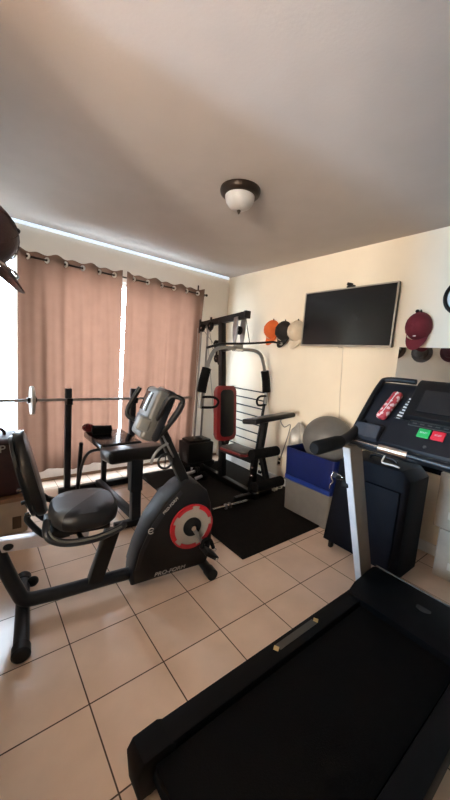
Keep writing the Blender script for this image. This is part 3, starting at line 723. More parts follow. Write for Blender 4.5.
B().bar((1.012, 2.31, 0.05), (1.012, 2.34, 0.56), 0.075, 0.055, up=(0, 1, 0)).bar((1.012, 2.33, 0.28), (1.012, 2.335, 0.57), 0.095, 0.07, up=(0, 1, 0)).build('front_post', M_bikebl, bn)
B().box((1.035, 2.425, 0.560), (0.48, 0.25, 0.105), rot=Matrix.Rotation(rad(-7), 3, 'X'), bev=0.028, seg=3).build('seat_pad', M_vinyl, bn)
B().box((1.01, 2.88, 0.560), (0.36, 0.52, 0.06), bev=0.018, seg=3).build('back_pad', M_gloss, bn)
B().bar((1.01, 2.36, 0.535), (1.02, 3.12, 0.52), 0.05, 0.03).bar((1.02, 3.12, 0.05), (1.02, 3.12, 0.53), 0.045, 0.045, up=(0, 1, 0)).build('pad_support', M_black, bn)
B().tube(smoothpath([(0.93, 2.75, 0.50), (0.86, 2.80, 0.50), (0.80, 2.88, 0.45), (0.775, 2.98, 0.30), (0.775, 3.08, 0.06)], 6), 0.014, 10).build('support_tube', M_black, bn)
B().bar((0.775, 3.10, 0.05), (0.775, 3.00, 0.52), 0.03, 0.03, up=(0, 1, 0)).build('side_strut', M_black, bn)
bb = thing('barbell', 'long thin barbell resting on the two bench posts with end plates', 'barbell', (1.0, 3.105, 0.9))
bzz = 0.8985
B().cyl((0.01, 3.105, bzz), (1.97, 3.105, bzz), 0.0125, 14).build('bar', M_steel, bb)
for x in (0.405, 1.60):
    p = B().lathe([(0.020, -0.013), (0.075, -0.013), (0.085, -0.008), (0.108, -0.008), (0.115, -0.013), (0.120, -0.010), (0.120, 0.010), (0.115, 0.013), (0.108, 0.008), (0.085, 0.008), (0.075, 0.013), (0.020, 0.013)], (x, 3.105, bzz), (1, 0, 0), 40).build('weight_plate', mat('pale_plate_enamel', (0.46, 0.42, 0.38), 0.4), bb)
    B().cyl((x - 0.035, 3.105, bzz), (x + 0.035, 3.105, bzz), 0.024, 16).build('collar', M_black, p)
t = thing('foam_roller', 'short black foam roller lying on the rear pad of the weight bench', 'roller', (0.945, 2.97, 0.590))
B().cyl((0.865, 2.985, 0.632), (1.025, 2.955, 0.632), 0.042, 20).build('foam', M_rubber, t)
B().cyl((0.857, 2.987, 0.632), (1.033, 2.953, 0.632), 0.020, 14).build('core', M_plast2, t)
t = thing('workout_glove', 'crumpled red workout glove on the rear left corner of the bench pad', 'glove', (0.87, 3.07, 0.590))
gl = B(); gl.ell((0.865, 3.09, 0.627), 0.052, 0.042, 0.036, u=18, v=10)
gl.build('palm', M_red, t)
for k, (dx, dz, ln) in enumerate(((-0.05, 0.012, 0.05), (-0.03, 0.026, 0.06), (-0.005, 0.03, 0.06), (0.02, 0.022, 0.05), (0.045, -0.004, 0.04))):
    B().tube(smoothpath([(0.865 + dx * 0.6, 3.075, 0.632 + dz * 0.5), (0.860 + dx, 3.05, 0.637 + dz), (0.857 + dx * 1.2, 3.03, 0.627 + dz * 0.9)], 4), [0.013] * 5 + [0.012] * 3 + [0.008], 8).build('finger', M_red, t)
B().tube([(0.865 + 0.047 * math.cos(q), 3.125 + 0.008 * math.sin(q), 0.627 + 0.030 * math.sin(q)) for q in [2 * PI * i / 20 for i in range(20)]], 0.007, 6, closed=True).build('cuff', M_vinyl, t)

# ================================================================== BAG ON WOODEN STAND (left edge)
st = thing('wooden_stand', 'low tan wooden stand on the tiles behind the exercise bike seat', 'stand', (0.12, 2.82, 0))
B().box((0.125, 2.80, 0.258), (0.37, 0.40, 0.032), bev=0.004).build('top', M_wood, st, smooth=False)
for x in (-0.025, 0.275):
    for y in (2.64, 2.96): B().box((x, y, 0.121), (0.05, 0.05, 0.242), bev=0.003).build('leg', M_wood, st, smooth=False)
B().box((0.125, 2.80, 0.06), (0.26, 0.30, 0.020), bev=0.003).build('shelf', M_wood, st, smooth=False)
B().box((0.125, 2.612, 0.125), (0.37, 0.012, 0.235), bev=0.002).build('front_panel', mat('pale_wood_panel', (0.42, 0.33, 0.25), 0.6, scale=9), st, smooth=False)
B().box((0.245, 2.604, 0.085), (0.055, 0.006, 0.09), bev=0.001).build('hand_slot', mat('dark_wood_slot', (0.09, 0.055, 0.03), 0.7), st, smooth=False)
bg = thing('sports_bag', 'dark maroon bag with worn white letters standing on the wooden stand', 'bag', (0.12, 2.8, 0.275))
B().box((0.112, 2.80, 0.485), (0.36, 0.34, 0.42), bev=0.045, seg=4).build('body', M_bag, bg)
text('P', 0.075, (0.165, 2.629, 0.63), (1, 0, 0), (0, 0, 1), M_ink2, 'letter', bg)
text('L', 0.075, (0.238, 2.629, 0.63), (1, 0, 0), (0, 0, 1), M_ink2, 'letter', bg)
B().tube(smoothpath([(0.03, 2.80, 0.69), (0.05, 2.80, 0.735), (0.17, 2.80, 0.735), (0.19, 2.80, 0.69)], 5), 0.011, 8).build('handle', M_bag, bg)
B().tube([(-0.04, 2.628, 0.665), (0.265, 2.628, 0.665)], 0.004, 6).build('zip', M_black, bg)

# ================================================================== EXERCISE BIKE
BO = V((0.184, 1.73, 0)); BD = V((0.9917, -0.1288, 0)); BN = V((0.1288, 0.9917, 0))
def K(d, n, z): return BO + BD * d + BN * n + V((0, 0, z))
BR = Matrix((BD, BN, V((0, 0, 1)))).transposed()
bk = thing('exercise_bike', 'black recumbent exercise bike with padded seat and silver seat rail on tiles', 'exercise bike', K(0.5, 0, 0))
p = B().tube([K(0, -0.245, 0.040), K(0, 0.25, 0.040)], 0.032, 16).build('rear_stabilizer', M_bikebl, bk)
for s in (-1, 1): B().tube([K(0, s * 0.225, 0.039), K(0, s * 0.232, 0.039), K(0, s * 0.275, 0.039), K(0, s * 0.283, 0.039)], [0.032, 0.038, 0.038, 0.030], 18).build('end_cap', M_plast, p)
B().ell(K(0.045, 0.20, 0.05), 0.03, 0.02, 0.03, u=14, v=10).build('transport_wheel', M_plast, bk)
p = B().tube([K(1.0, -0.10, 0.035), K(1.0, 0.22, 0.035)], 0.030, 16).build('front_stabilizer', M_black, bk)
for s in (-0.13, 0.23): B().tube([K(1.0, s - 0.03, 0.036), K(1.0, s + 0.03, 0.036)], 0.035, 18).build('end_cap', M_plast, p)
m = B()
path = smoothpath([K(-0.115, 0, 0.43), K(-0.070, 0, 0.29), K(-0.025, 0, 0.165), K(0.010, 0, 0.100), K(0.09, 0, 0.088), K(0.22, 0, 0.086), K(0.40, 0, 0.088), K(0.60, 0, 0.088)], 6)
m.tube(path, 0.034, 16); m.build('main_frame', M_bikebl, bk)
B().box(K(0.08, -0.002, 0.408), (0.44, 0.05, 0.060), rot=BR @ Matrix.Rotation(rad(2.5), 3, 'Y'), bev=0.005).build('seat_rail', M_silver, bk)
B().ell(K(-0.055, -0.03, 0.412), 0.022, 0.014, 0.016, rot=BR, u=14, v=10).build('rail_knob', M_plast, bk)
B().bar(K(0.335, 0, 0.09), K(0.425, 0, 0.385), 0.06, 0.075, up=BD, bev=0.006).build('front_seat_post', M_black, bk)
# seat pad: superellipse cushion, two tone
def cushion(dc, nc, z0, z1, rd, rn, e=3.2, k=40, half=None):
    m = B(); rings = []
    prof = [(0.0, z0), (0.86, z0), (0.97, z0 + 0.02), (1.0, (z0 + z1) / 2), (0.97, z1 - 0.022), (0.88, z1 - 0.006), (0.6, z1), (0.0, z1 + 0.002)]
    for (s, z) in prof:
        if s == 0: rings.append([m.bm.verts.new(K(dc, nc, z))]); continue
        r = []
        for i in range(k):
            a = 2 * PI * i / k; ca, sa = math.cos(a), math.sin(a)
            r.append(m.bm.verts.new(K(dc + s * rd * math.copysign(abs(ca) ** (2 / e), ca), nc + s * rn * math.copysign(abs(sa) ** (2 / e), sa), z)))
        rings.append(r)
    for A, C in zip(rings, rings[1:]):
        for i in range(k):
            f = [A[i % len(A)]]
            if len(A) > 1: f.append(A[(i + 1) % k])
            f.append(C[(i + 1) % len(C)])
            if len(C) > 1: f.append(C[i])
            if len(set(f)) > 2: m.bm.faces.new(list(dict.fromkeys(f)))
    return m
def seat_mat(name, a_col, b_col, axis_dir, cut):
    m = bpy.data.materials.new(name); m.use_nodes = True; nt = m.node_tree; b = nt.nodes['Principled BSDF']
    tc = nt.nodes.new('ShaderNodeTexCoord'); sp = nt.nodes.new('ShaderNodeVectorMath'); sp.operation = 'DOT_PRODUCT'; sp.inputs[1].default_value = axis_dir
    nt.links.new(tc.outputs['Object'], sp.inputs[0])
    rp = nt.nodes.new('ShaderNodeValToRGB'); rp.color_ramp.interpolation = 'CONSTANT'
    rp.color_ramp.elements[0].color = (*a_col, 1); rp.color_ramp.elements[1].position = 0.5; rp.color_ramp.elements[1].color = (*b_col, 1)
    ad = nt.nodes.new('ShaderNodeMath'); ad.operation = 'SUBTRACT'; ad.inputs[1].default_value = cut - 0.5
    nt.links.new(sp.outputs['Value'], ad.inputs[0]); nt.links.new(ad.outputs[0], rp.inputs['Fac']); nt.links.new(rp.outputs['Color'], b.inputs['Base Color'])
    nz = nt.nodes.new('ShaderNodeTexNoise'); nz.inputs['Scale'].default_value = 140
    bp = nt.nodes.new('ShaderNodeBump'); bp.inputs['Strength'].default_value = 0.08; bp.inputs['Distance'].default_value = 0.01
    nt.links.new(tc.outputs['Object'], nz.inputs['Vector']); nt.links.new(nz.outputs['Fac'], bp.inputs['Height']); nt.links.new(bp.outputs['Normal'], b.inputs['Normal'])
    b.inputs['Roughness'].default_value = 0.42; b.inputs['Specular IOR Level'].default_value = 0.25
    return m
o_ = wloc(bk)
dirv = (BD * 0.75 - BN * 0.66).normalized()
cutv = (K(0.29, 0.0, 0) - o_).dot(dirv)
M_seat2 = seat_mat('two_tone_seat_vinyl', (0.060, 0.061, 0.064), (0.0075, 0.0075, 0.009), dirv, cutv)
cushion(0.275, 0.0, 0.487, 0.583, 0.165, 0.175, 2.6).build('seat_pad', M_seat2, bk)
B().box(K(0.24, 0, 0.470), (0.30, 0.22, 0.034), rot=BR, bev=0.008).build('seat_carriage', M_plast, bk)
# backrest: slanted padded slab
a, b = K(0.075, 0, 0.545), K(-0.035, 0, 0.985); d = (b - a).normalized(); n = d.cross(BN).normalized()
if n.dot(BD) < 0: n = -n
def slab(off0, off1, wdt, L0, L1, rr):
    pts = []
    for (sn, sl, a0) in ((1, 1, 0), (-1, 1, 90), (-1, -1, 180), (1, -1, 270)):
        for i in range(7):
            an = rad(a0 + 15 * i)
            pn = sn * (wdt / 2 - rr) + rr * math.cos(an); pl = (L1 - rr if sl > 0 else L0 + rr) + rr * math.sin(an)
            pts.append(a + BN * pn + d * pl + n * off0)
    return B().prism(pts, n * (off1 - off0), 0.016)
LB = (b - a).length - 0.03
slab(-0.010, 0.036, 0.27, 0.0, LB, 0.125).build('backrest_pad', M_vinyl, bk)
slab(-0.030, -0.010, 0.25, 0.01, LB - 0.015, 0.115).build('backrest_shell', M_bikebl, bk)
for s in (-0.09, 0.09): B().tube(smoothpath([K(0.20, s, 0.455), K(0.105, s, 0.46), a + BN * s - n * 0.045 + d * 0.02, a + BN * s - n * 0.038 + d * 0.05], 5), 0.014, 10).build('backrest_tube', M_bikebl, bk)
for s in (0.06, 0.12, 0.18): B().cyl(a - n * 0.03 - BN * 0.10 + d * s, a - n * 0.048 - BN * 0.10 + d * s, 0.009, 10).build('bolt', M_plast, bk)
# seat side handle loops
for s in (-1, 1):
    B().tube(smoothpath([K(0.10, s * 0.14, 0.56), K(0.095, s * 0.20, 0.545), K(0.115, s * 0.225, 0.515), K(0.18, s * 0.235, 0.490), K(0.28, s * 0.235, 0.484), K(0.36, s * 0.225, 0.492), K(0.42, s * 0.205, 0.500), K(0.44, s * 0.19, 0.506)], 6), 0.017, 12).build('seat_handle', M_plast2 if s < 0 else M_plast, bk)
B().tube(smoothpath([K(0.105, -0.218, 0.555), K(0.125, -0.246, 0.530), K(0.18, -0.252, 0.504), K(0.28, -0.252, 0.498), K(0.36, -0.242, 0.506), K(0.42, -0.222, 0.512)], 6), 0.005, 8).build('handle_trim', M_greyp, bk)
f = B()
for s in (-1, 1): f.tube(smoothpath([K(0.24, s * 0.10, 0.455), K(0.25, s * 0.18, 0.460), K(0.27, s * 0.235, 0.484)], 4), 0.012, 8)
f.build('handle_mounts', M_black, bk)
# shroud
prof = [(0.520, 0.060), (0.528, 0.14), (0.550, 0.255), (0.610, 0.410), (0.690, 0.525), (0.775, 0.600), (0.835, 0.630), (0.900, 0.615), (0.965, 0.560), (1.000, 0.470), (1.005, 0.350), (0.995, 0.220), (1.005, 0.120), (0.990, 0.070)]
B().prism([K(d_, -0.085, z_) for d_, z_ in prof], BN * 0.17, 0.018).build('drive_shroud', M_plast, bk)
B().prism([K(d_, -0.0885, z_) for d_, z_ in [(0.535, 0.155), (0.560, 0.265), (0.622, 0.410), (0.700, 0.515), (0.785, 0.588), (0.800, 0.570), (0.720, 0.490), (0.645, 0.385), (0.585, 0.260), (0.560, 0.155)]], BN * 0.004).build('shroud_trim', M_plast2, bk)
text('PRO-FORM', 0.034, K(0.745, -0.0865, 0.094), BD, (0, 0, 1), M_ink2, 'brand_lettering', bk, 0.001, 0.25, 1.15)
slope = (K(0.780, 0, 0.56) - K(0.66, 0, 0.44)).normalized()
text('PRO-FORM', 0.024, K(0.725, -0.0895, 0.505), slope, slope.cross(-BN) * -1 if slope.cross(-BN).z < 0 else slope.cross(-BN), M_ink2, 'small_lettering', bk, 0.001, 0.2)
f = B()
f.tube([K(0.617 + 0.016 * math.cos(q), -0.0895, 0.375 + 0.016 * math.sin(q)) for q in [0.6 + 5.0 * i / 16 for i in range(17)]], 0.0028, 5).bar(K(0.606, -0.0895, 0.375), K(0.628, -0.0895, 0.375), 0.004, 0.003)
f.build('badge', M_ink2, bk)
dc, dz = 0.868, 0.352
def disc(r0, r1, off, th, name, m_, arcs=None, parent=None):
    m = B()
    segs = arcs or [(0, 2 * PI)]
    for (a0, a1) in segs:
        k = 44 if (a1 - a0) > 6 else 14; full = (a1 - a0) > 6
        fr = []; 
        for i in range(k if full else k + 1):
            t_ = a0 + (a1 - a0) * i / k; c_, s_ = math.cos(t_), math.sin(t_)
            fr.append([m.bm.verts.new(K(dc + r * c_, o2, dz + r * s_)) for (r, o2) in ((r0, off), (r1, off), (r1, off - th), (r0, off - th))])
        N = len(fr)
        for i in range(N if full else N - 1):
            A, C = fr[i], fr[(i + 1) % N]
            for q in range(4): m.bm.faces.new((A[q], A[(q + 1) % 4], C[(q + 1) % 4], C[q]))
        if not full: m.bm.faces.new(fr[0]); m.bm.faces.new(fr[-1][::-1])
    return m.build(name, m_, parent or bk)
fl = disc(0.048, 0.136, -0.084, 0.012, 'flywheel_disc', M_discw)
arcs = [(2 * PI * k / 5 + 0.35, 2 * PI * k / 5 + 0.35 + 0.86) for k in range(5)]
disc(0.112, 0.1355, -0.096, 0.003, 'red_segments', M_discr, arcs, fl)
disc(0.129, 0.1385, -0.085, 0.014, 'red_rim', M_discr, None, fl)
B().cyl(K(dc, -0.085, dz), K(dc, -0.102, dz), 0.058, 32).build('crank_hub', M_plast, bk)
B().bar(K(dc, -0.112, dz), K(0.945, -0.118, 0.225), 0.022, 0.012, up=BN).build('crank_arm', M_steel, bk)
B().cyl(K(dc, -0.10, dz), K(dc, -0.122, dz), 0.015, 14).build('crank_bolt', M_chrome, bk)
pd = B().box(K(0.955, -0.17, 0.205), (0.10, 0.095, 0.028), rot=BR @ Matrix.Rotation(rad(35), 3, 'Y'), bev=0.008).build('pedal', M_plast, bk)
B().tube(smoothpath([K(0.915, -0.15, 0.235), K(0.925, -0.15, 0.275), K(0.965, -0.15, 0.275), K(0.995, -0.15, 0.215)], 5), 0.012, 8).build('pedal_strap', M_rubber, pd)
for z_, d_ in ((0.245, 0.968), (0.18, 0.985)): B().ell(K(d_, -0.218, z_), 0.010, 0.006, 0.012, rot=BR, u=10, v=6).build('reflector', M_chrome, pd)
B().bar(K(dc, 0.10, dz), K(0.80, 0.112, 0.47), 0.022, 0.012, up=BN).build('crank_arm', M_steel, bk)
B().box(K(0.79, 0.165, 0.49), (0.10, 0.095, 0.028), rot=BR @ Matrix.Rotation(rad(-20), 3, 'Y'), bev=0.008).build('pedal', M_plast, bk)
# console column
B().bar(K(0.845, 0, 0.60), K(0.655, 0, 0.975), 0.058, 0.062, up=BN, bev=0.010).build('console_column', M_black, bk)
B().bar(K(0.748, -0.032, 0.775), K(0.668, -0.032, 0.925), 0.010, 0.014, up=BN, bev=0.002).build('column_stripe', M_steel, bk)
B().tube([K(0.695 + 0.042 * math.cos(q), -0.045, 0.760 + 0.042 * math.sin(q)) for q in [2 * PI * i / 24 for i in range(24)]], 0.007, 8, closed=True).bar(K(0.695, -0.045, 0.722), K(0.695, -0.045, 0.798), 0.006, 0.006).build('tension_dial', M_plast, bk)
B().tube(smoothpath([K(0.71, -0.03, 0.86), K(0.66, -0.05, 0.842), K(0.625, -0.05, 0.80), K(0.615, -0.04, 0.755)], 5), 0.008, 8).build('sensor_cable', M_steel, bk)
# console
tl = rad(21)
CR = BR @ Matrix.Rotation(tl, 3, 'Y')
def CK(a_, b_, c_): return K(0.612, -0.01, 1.035) + CR @ V((a_, b_, c_))   # a: forward depth, b: width, c: up along face
B().box(CK(0, 0, 0), (0.085, 0.20, 0.285), rot=CR, bev=0.022, seg=3).build('console', M_greyp, bk)
B().box(CK(0.035, 0, 0.01), (0.06, 0.205, 0.29), rot=CR, bev=0.02, seg=3).build('console_back', M_plast2, bk)
B().box(CK(0.004, -0.1015, 0.045), (0.010, 0.006, 0.105), rot=CR, bev=0.002).build('speaker_slot', M_plast, bk)
B().box(CK(-0.050, -0.075, -0.062), (0.065, 0.065, 0.075), rot=CR, bev=0.012, seg=3).build('button_block', M_lgrey, bk)
B().box(CK(-0.043, 0.03, 0.055), (0.004, 0.12, 0.11), rot=CR, bev=0.001).build('display', M_screen, bk)
B().box(CK(-0.044, 0.03, -0.05), (0.004, 0.11, 0.05), rot=CR, bev=0.001).build('keypad', M_plast2, bk)
for s in (-1, 1):
    B().tube(smoothpath([K(0.630, s * 0.04, 0.885), K(0.660, s * 0.12, 0.965), K(0.700, s * 0.19, 1.080), K(0.712, s * 0.205, 1.125), K(0.700, s * 0.205, 1.146), K(0.662, s * 0.185, 1.152), K(0.640, s * 0.165, 1.120), K(0.610, s * 0.09, 1.000)], 6), 0.0125, 12).build('handlebar', M_plast, bk)
    B().tube([K(0.672, s * 0.145, 1.005), K(0.700, s * 0.19, 1.080), K(0.710, s * 0.203, 1.118)], 0.017, 12).build('hand_grip', M_plast2 if s < 0 else M_rubber, bk)
# far-side lower grip bar
B().tube(smoothpath([K(0.655, 0.10, 0.935), K(0.60, 0.22, 0.945), K(0.555, 0.27, 0.97), K(0.560, 0.27, 1.03), K(0.62, 0.25, 1.15)], 6), 0.015, 10).build('far_grip_bar', M_plast, bk)

# ================================================================== TREADMILL
tm = thing('treadmill', 'black folding treadmill with green and red console buttons in the near right corner', 'treadmill', (1.1, 0.515, 0))
TY0, TY1 = 0.205, 0.825
B().box((1.02, 0.515, 0.118), (1.20, 0.44, 0.022), bev=0.006).build('running_belt', M_belt, tm)
B().box((1.05, 0.515, 0.085), (1.15, 0.46, 0.04), bev=0.004).build('deck_board', M_tread, tm)
for (y0, y1) in ((TY0, TY0 + 0.085), (TY1 - 0.085, TY1)):
    B().prism([(0.42, y0, 0.055), (0.42, y0, 0.145), (0.44, y0, 0.150), (1.64, y0, 0.150), (1.64, y0, 0.055)], (0, y1 - y0, 0), 0.008).build('side_rail', M_tread, tm)
    cx = y0 if y0 < 0.4 else y0
    B().prism([(0.375, y0 - 0.004, 0.020), (0.365, y0 - 0.004, 0.120), (0.385, y0 - 0.004, 0.152), (0.47, y0 - 0.004, 0.158), (0.50, y0 - 0.004, 0.140), (0.47, y0 - 0.004, 0.02)], (0, y1 - y0 + 0.008, 0), 0.010).build('rail_end_cap', M_tread, tm)
    B().cyl((0.42, y0 + 0.01, 0.022), (0.42, y1 - 0.01, 0.022), 0.022, 16).build('rear_foot', M_rubber, tm)
B().cyl((0.45, 0.30, 0.09), (0.45, 0.73, 0.09), 0.038, 20).build('rear_roller', M_rubber, tm)
# label on the left rail
B().box((1.150, 0.790, 0.1508), (0.255, 0.030, 0.0018)).build('rail_label', mat('dim_label_print', (0.050, 0.046, 0.040), 0.45), tm, smooth=False)
for x in (1.012, 1.288): B().box((x, 0.790, 0.1512), (0.022, 0.022, 0.0026), rot=Matrix.Rotation(rad(30), 3, 'Z')).build('label_end', M_tan, tm, smooth=False)
# motor hood
B().prism([(1.60, TY0 + 0.01, 0.06), (1.60, TY0 + 0.01, 0.162), (1.66, TY0 + 0.01, 0.195), (1.86, TY0 + 0.01, 0.215), (1.91, TY0 + 0.01, 0.195), (1.93, TY0 + 0.01, 0.05)], (0, TY1 - TY0 - 0.02, 0), 0.014).build('motor_hood', M_tread, tm)
B().box((1.885, 0.515, 0.2115), (0.012, 0.58, 0.006), rot=Matrix.Rotation(rad(20), 3, 'Y'), bev=0.002).build('hood_trim', M_greyp, tm)
B().cyl((1.755, 0.495, 0.2045), (1.7552, 0.495, 0.2070), 0.033, 28).build('hood_badge', M_plast2, tm)
B().cyl((1.86, TY0 + 0.05, 0.035), (1.86, TY1 - 0.05, 0.035), 0.035, 18).build('front_axle', M_tread, tm)
# uprights
for (y0, y1) in ((0.824, 0.858), (0.172, 0.206)):
    u_ = B().prism([(1.790, y0, 0.10), (1.905, y0, 0.10), (1.570, y0, 0.985), (1.462, y0, 0.985)], (0, y1 - y0, 0), 0.004).build('upright', M_upb, tm)
    B().prism([(1.789, y0 - 0.002, 0.10), (1.781, y0 - 0.002, 0.10), (1.453, y0 - 0.002, 0.975), (1.461, y0 - 0.002, 0.975)], (0, y1 - y0 + 0.004, 0), 0.001).build('edge_cover', M_upl, u_)
# latch with chrome pin on the left upright
lt = B().box((1.555, 0.868, 0.765), (0.055, 0.040, 0.050), rot=Matrix.Rotation(rad(20), 3, 'Y'), bev=0.008).build('fold_latch', M_tread, tm)
B().cyl((1.50, 0.895, 0.800), (1.70, 0.895, 0.712), 0.009, 12).build('latch_pin', M_chrome, lt)
B().cyl((1.47, 0.895, 0.814), (1.51, 0.895, 0.796), 0.014, 12).build('pin_knob', M_plast, lt)
# console: slanted body in the x-z plane
cx0, cz0, cx1, cz1 = 1.53, 1.000, 1.80, 1.312
sl = V((cx1 - cx0, 0, cz1 - cz0)).normalized(); nu = V((-sl.z, 0, sl.x))
def Q(s, y, h=0.0): return V((cx0, y, cz0)) + sl * s + nu * h
CL = V((cx1 - cx0, 0, cz1 - cz0)).length
cyl_, cyr = 0.875, 0.155
prof = [(-0.012, -0.035), (-0.016, -0.010), (0.0, 0.0), (CL - 0.03, 0.0), (CL, -0.015), (CL, -0.055), (CL - 0.06, -0.085), (0.06, -0.085)]
B().prism([Q(s, cyr, h) for s, h in prof], (0, cyl_ - cyr, 0), 0.010).build('console_body', M_plast2, tm)
# raised centre display and lower button field
B().prism([Q(s, 0.205, h) for s, h in [(0.185, 0.0), (0.200, 0.022), (CL - 0.02, 0.030), (CL + 0.01, 0.020), (CL + 0.01, -0.01), (0.185, -0.01)]], (0, 0.475, 0), 0.008).build('display_hood', M_plast, tm)
B().box(Q(0.29, 0.50, 0.027), (0.13, 0.26, 0.004), rot=Matrix((sl, V((0, 1, 0)), nu)).transposed()).build('display_window', M_screen, tm, smooth=False)
B().box(Q(0.30, 0.435, 0.030), (0.05, 0.06, 0.004), rot=Matrix((sl, V((0, 1, 0)), nu)).transposed()).build('readout', M_lgrey, tm, smooth=False)
QR = Matrix((sl, V((0, 1, 0)), nu)).transposed()
B().prism([Q(s, 0.31, h) for s, h in [(0.02, 0.0), (0.03, 0.010), (0.175, 0.012), (0.185, 0.0)]], (0, 0.41, 0), 0.004).build('button_field', M_plast2, tm)
B().box(Q(0.120, 0.560, 0.014), (0.046, 0.050, 0.010), rot=QR, bev=0.003).build('start_button', M_green, tm)
B().box(Q(0.120, 0.503, 0.014), (0.046, 0.052, 0.010), rot=QR, bev=0.003).build('stop_button', M_redb, tm)
text('START', 0.011, Q(0.120, 0.560, 0.0195), (0, -1, 0), sl, M_ink, 'start_lettering', tm, 0.0004)
text('STOP', 0.011, Q(0.120, 0.503, 0.0195), (0, -1, 0), sl, M_ink, 'stop_lettering', tm, 0.0004)
B().cyl(Q(0.055, 0.535, 0.008), Q(0.055, 0.535, 0.014), 0.007, 14).build('safety_key_socket', M_greyp, tm)
f = B()
f.tube([Q(0.152, 0.64, 0.0130), Q(0.180, 0.64, 0.0135), Q(0.180, 0.36, 0.0135), Q(0.152, 0.36, 0.0130)], 0.0016, 5, closed=True)
for k in range(8): f.box(Q(0.166, 0.615 - 0.032 * k, 0.0132), (0.006, 0.018, 0.0012), rot=QR)
f.build('printed_key_row', M_greyp, tm)
# left tray with padded corner
B().prism([Q(s, 0.735, h) for s, h in [(0.022, 0.0), (0.028, 0.030), (0.095, 0.042), (0.122, 0.0)]], (0, 0.130, 0), 0.012).build('tray_cushion', M_slate, tm)
f = B()
f.tube(smoothpath([Q(0.0, 0.872, 0.004), Q(0.20, 0.872, 0.012), Q(CL - 0.05, 0.868, 0.014), Q(CL, 0.845, 0.010), Q(CL + 0.004, 0.70, 0.008)], 6), 0.014, 10)
f.build('tray_rim', M_plast, tm)
f = B()
f.box(Q(0.235, 0.693, 0.002), (0.165, 0.034, 0.003), rot=QR @ Matrix.Rotation(rad(-8), 3, 'Z')); f.build('warning_label', M_inkd, tm, smooth=False)
f = B()
Rl = QR @ Matrix.Rotation(rad(-8), 3, 'Z')
for k in range(9):
    f.box(Q(0.235, 0.693, 0.004) + Rl @ V((-0.072 + 0.018 * k, 0, 0)), (0.008, 0.024 - 0.008 * (k % 3 == 1), 0.001), rot=Rl)
f.build('label_print', M_ink, tm, smooth=False)
# heart-rate bar and short handrails
B().tube([Q(-0.006, 0.862, 0.012), Q(-0.006, 0.715, 0.012), Q(-0.006, 0.56, 0.008), Q(-0.016, 0.155, 0.004)], 0.016, 14).build('front_rail', M_plast2, tm)
B().tube([Q(-0.008, 0.850, 0.026), Q(-0.008, 0.712, 0.026)], 0.004, 10).build('rail_trim', M_chrome, tm)
B().tube([Q(-0.006, 0.712, 0.013), Q(-0.006, 0.583, 0.010)], 0.0185, 16).build('pulse_sensor', M_chrome, tm)
B().tube([Q(-0.014, 0.330, 0.006), Q(-0.016, 0.200, 0.005)], 0.0185, 16).build('pulse_sensor', M_chrome, tm)
for y in (0.855, 0.175):
    B().tube(smoothpath([(1.62, y, 1.085), (1.52, y, 1.035), (1.44, y, 1.012), (1.34, y, 1.002), (1.235, y, 0.998)], 5), [0.026] * 14 + [0.030] * 7, 14).build('handrail', M_plast, tm)
    B().tube([(1.42, y, 1.008), (1.400, y, 1.005), (1.225, y, 0.996), (1.210, y, 0.995)], [0.028, 0.033, 0.033, 0.024], 16).build('handrail_grip', M_rubber, tm)

# red patterned pouch lying in the console tray
pc = Q(0.235, 0.757, 0.024)
R_ = QR @ Matrix.Rotation(rad(-9), 3, 'Z')
t = thing('pouch', 'red and white patterned cloth pouch lying in the treadmill console tray', 'pouch', pc)
m = B(); m.box(pc, (0.175, 0.050, 0.034), rot=R_, bev=0.014, seg=3); m.build('cloth_body', M_pat, t)
B().tube([pc + R_ @ V((-0.08, 0, 0.0175)), pc + R_ @ V((0.08, 0, 0.0175))], 0.0018, 6).build('zip', M_ink, t)

# ================================================================== LIGHT
wd = bpy.data.worlds.new('World'); S.world = wd; wd.use_nodes = True
nt = wd.node_tree; bg_ = nt.nodes['Background']
tc = nt.nodes.new('ShaderNodeTexCoord'); sx = nt.nodes.new('ShaderNodeSeparateXYZ'); rp = nt.nodes.new('ShaderNodeValToRGB')
nt.links.new(tc.outputs['Generated'], sx.inputs[0])
ma = nt.nodes.new('ShaderNodeMath'); ma.operation = 'MULTIPLY_ADD'; ma.inputs[1].default_value = 0.5; ma.inputs[2].default_value = 0.5
nt.links.new(sx.outputs['Z'], ma.inputs[0]); nt.links.new(ma.outputs[0], rp.inputs['Fac'])
rp.color_ramp.elements[0].position = 0.45; rp.color_ramp.elements[0].color = (0.74, 0.86, 1.0, 1)
rp.color_ramp.elements[1].position = 0.9; rp.color_ramp.elements[1].color = (0.68, 0.84, 1.0, 1)
nt.links.new(rp.outputs['Color'], bg_.inputs['Color']); bg_.inputs['Strength'].default_value = 20.0

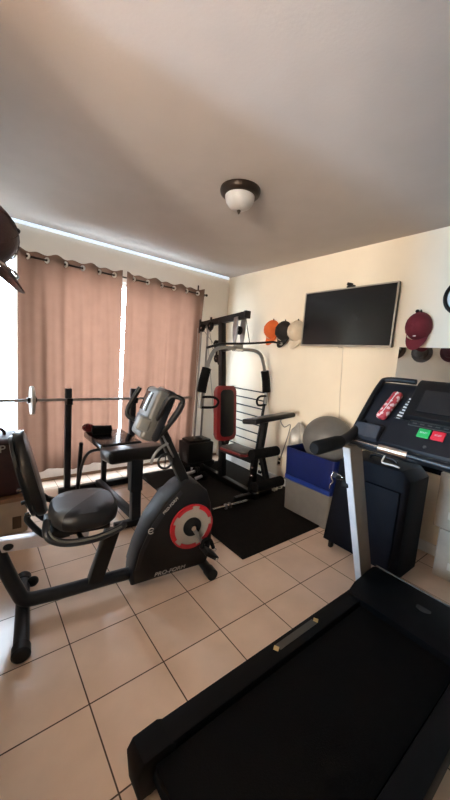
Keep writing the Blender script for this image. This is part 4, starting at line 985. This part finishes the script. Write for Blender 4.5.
def area(name, loc, rot, sx_, sy_, power, col, portal=False):
    L_ = bpy.data.lights.new(name, 'AREA'); L_.shape = 'RECTANGLE'; L_.size = sx_; L_.size_y = sy_; L_.energy = power; L_.color = col
    o = bpy.data.objects.new(name, L_); COL.objects.link(o); o.location = loc; o.rotation_euler = rot
    if portal: L_.cycles.is_portal = True
    return o
area('window_one_portal', ((DX0 + DX1) / 2, YW + 0.16, (DZ0 + DZ1) / 2), (rad(-90), 0, 0), DX1 - DX0, DZ1 - DZ0, 1, (1, 1, 1), True)
area('side_light_portal', ((SX0 + SX1) / 2, YW + 0.16, (SZ0 + SZ1) / 2), (rad(-90), 0, 0), SX1 - SX0, SZ1 - SZ0, 1, (1, 1, 1), True)
area('window_portal', (XH - 0.16, (WY0 + WY1) / 2, (WZ0 + WZ1) / 2), (rad(90), 0, rad(-90)), WY1 - WY0, WZ1 - WZ0, 1, (1, 1, 1), True)
# daylight of the next room's window
area('next_room_daylight', (XH + 0.03, (WY0 + WY1) / 2, (WZ0 + WZ1) / 2), (rad(90), 0, rad(-90)), WY1 - WY0, WZ1 - WZ0, 250, (0.42, 0.70, 1.0))
area('warm_fill_light', (XH + 0.03, (UY0 + UY1) / 2, (UZ0 + UZ1) / 2), (rad(90), 0, rad(-90)), UY1 - UY0, UZ1 - UZ0, 270, (1.0, 0.87, 0.70))  # added warm fill, set in an invented window

# ================================================================== CAMERA
H = 1.3655
cam = bpy.data.cameras.new('camera'); co = bpy.data.objects.new('camera', cam); COL.objects.link(co)
r0 = V((0.78637622, -0.61318198, 0.07496864)); r1 = V((0.0191272, 0.14546824, 0.98917801)); r2 = V((0.61745169, 0.77643213, -0.12612122))
mw = Matrix((r0, r1, -r2)).transposed().to_4x4(); mw.translation = V((0, 0, H)); co.matrix_world = mw
cam.sensor_fit = 'VERTICAL'; cam.sensor_height = 36.0; cam.lens = 323.855 * 36.0 / 800.0; cam.clip_start = 0.02; cam.clip_end = 100
S.camera = co
S.view_settings.view_transform = 'Standard'
try: S.view_settings.look = 'None'
except Exception: pass
S.view_settings.gamma = 1.0; S.view_settings.use_curve_mapping = False
S.view_settings.exposure = 0.50
S.cycles.max_bounces = 10; S.cycles.diffuse_bounces = 6; S.cycles.use_denoising = True; S.cycles.sample_clamp_indirect = 6
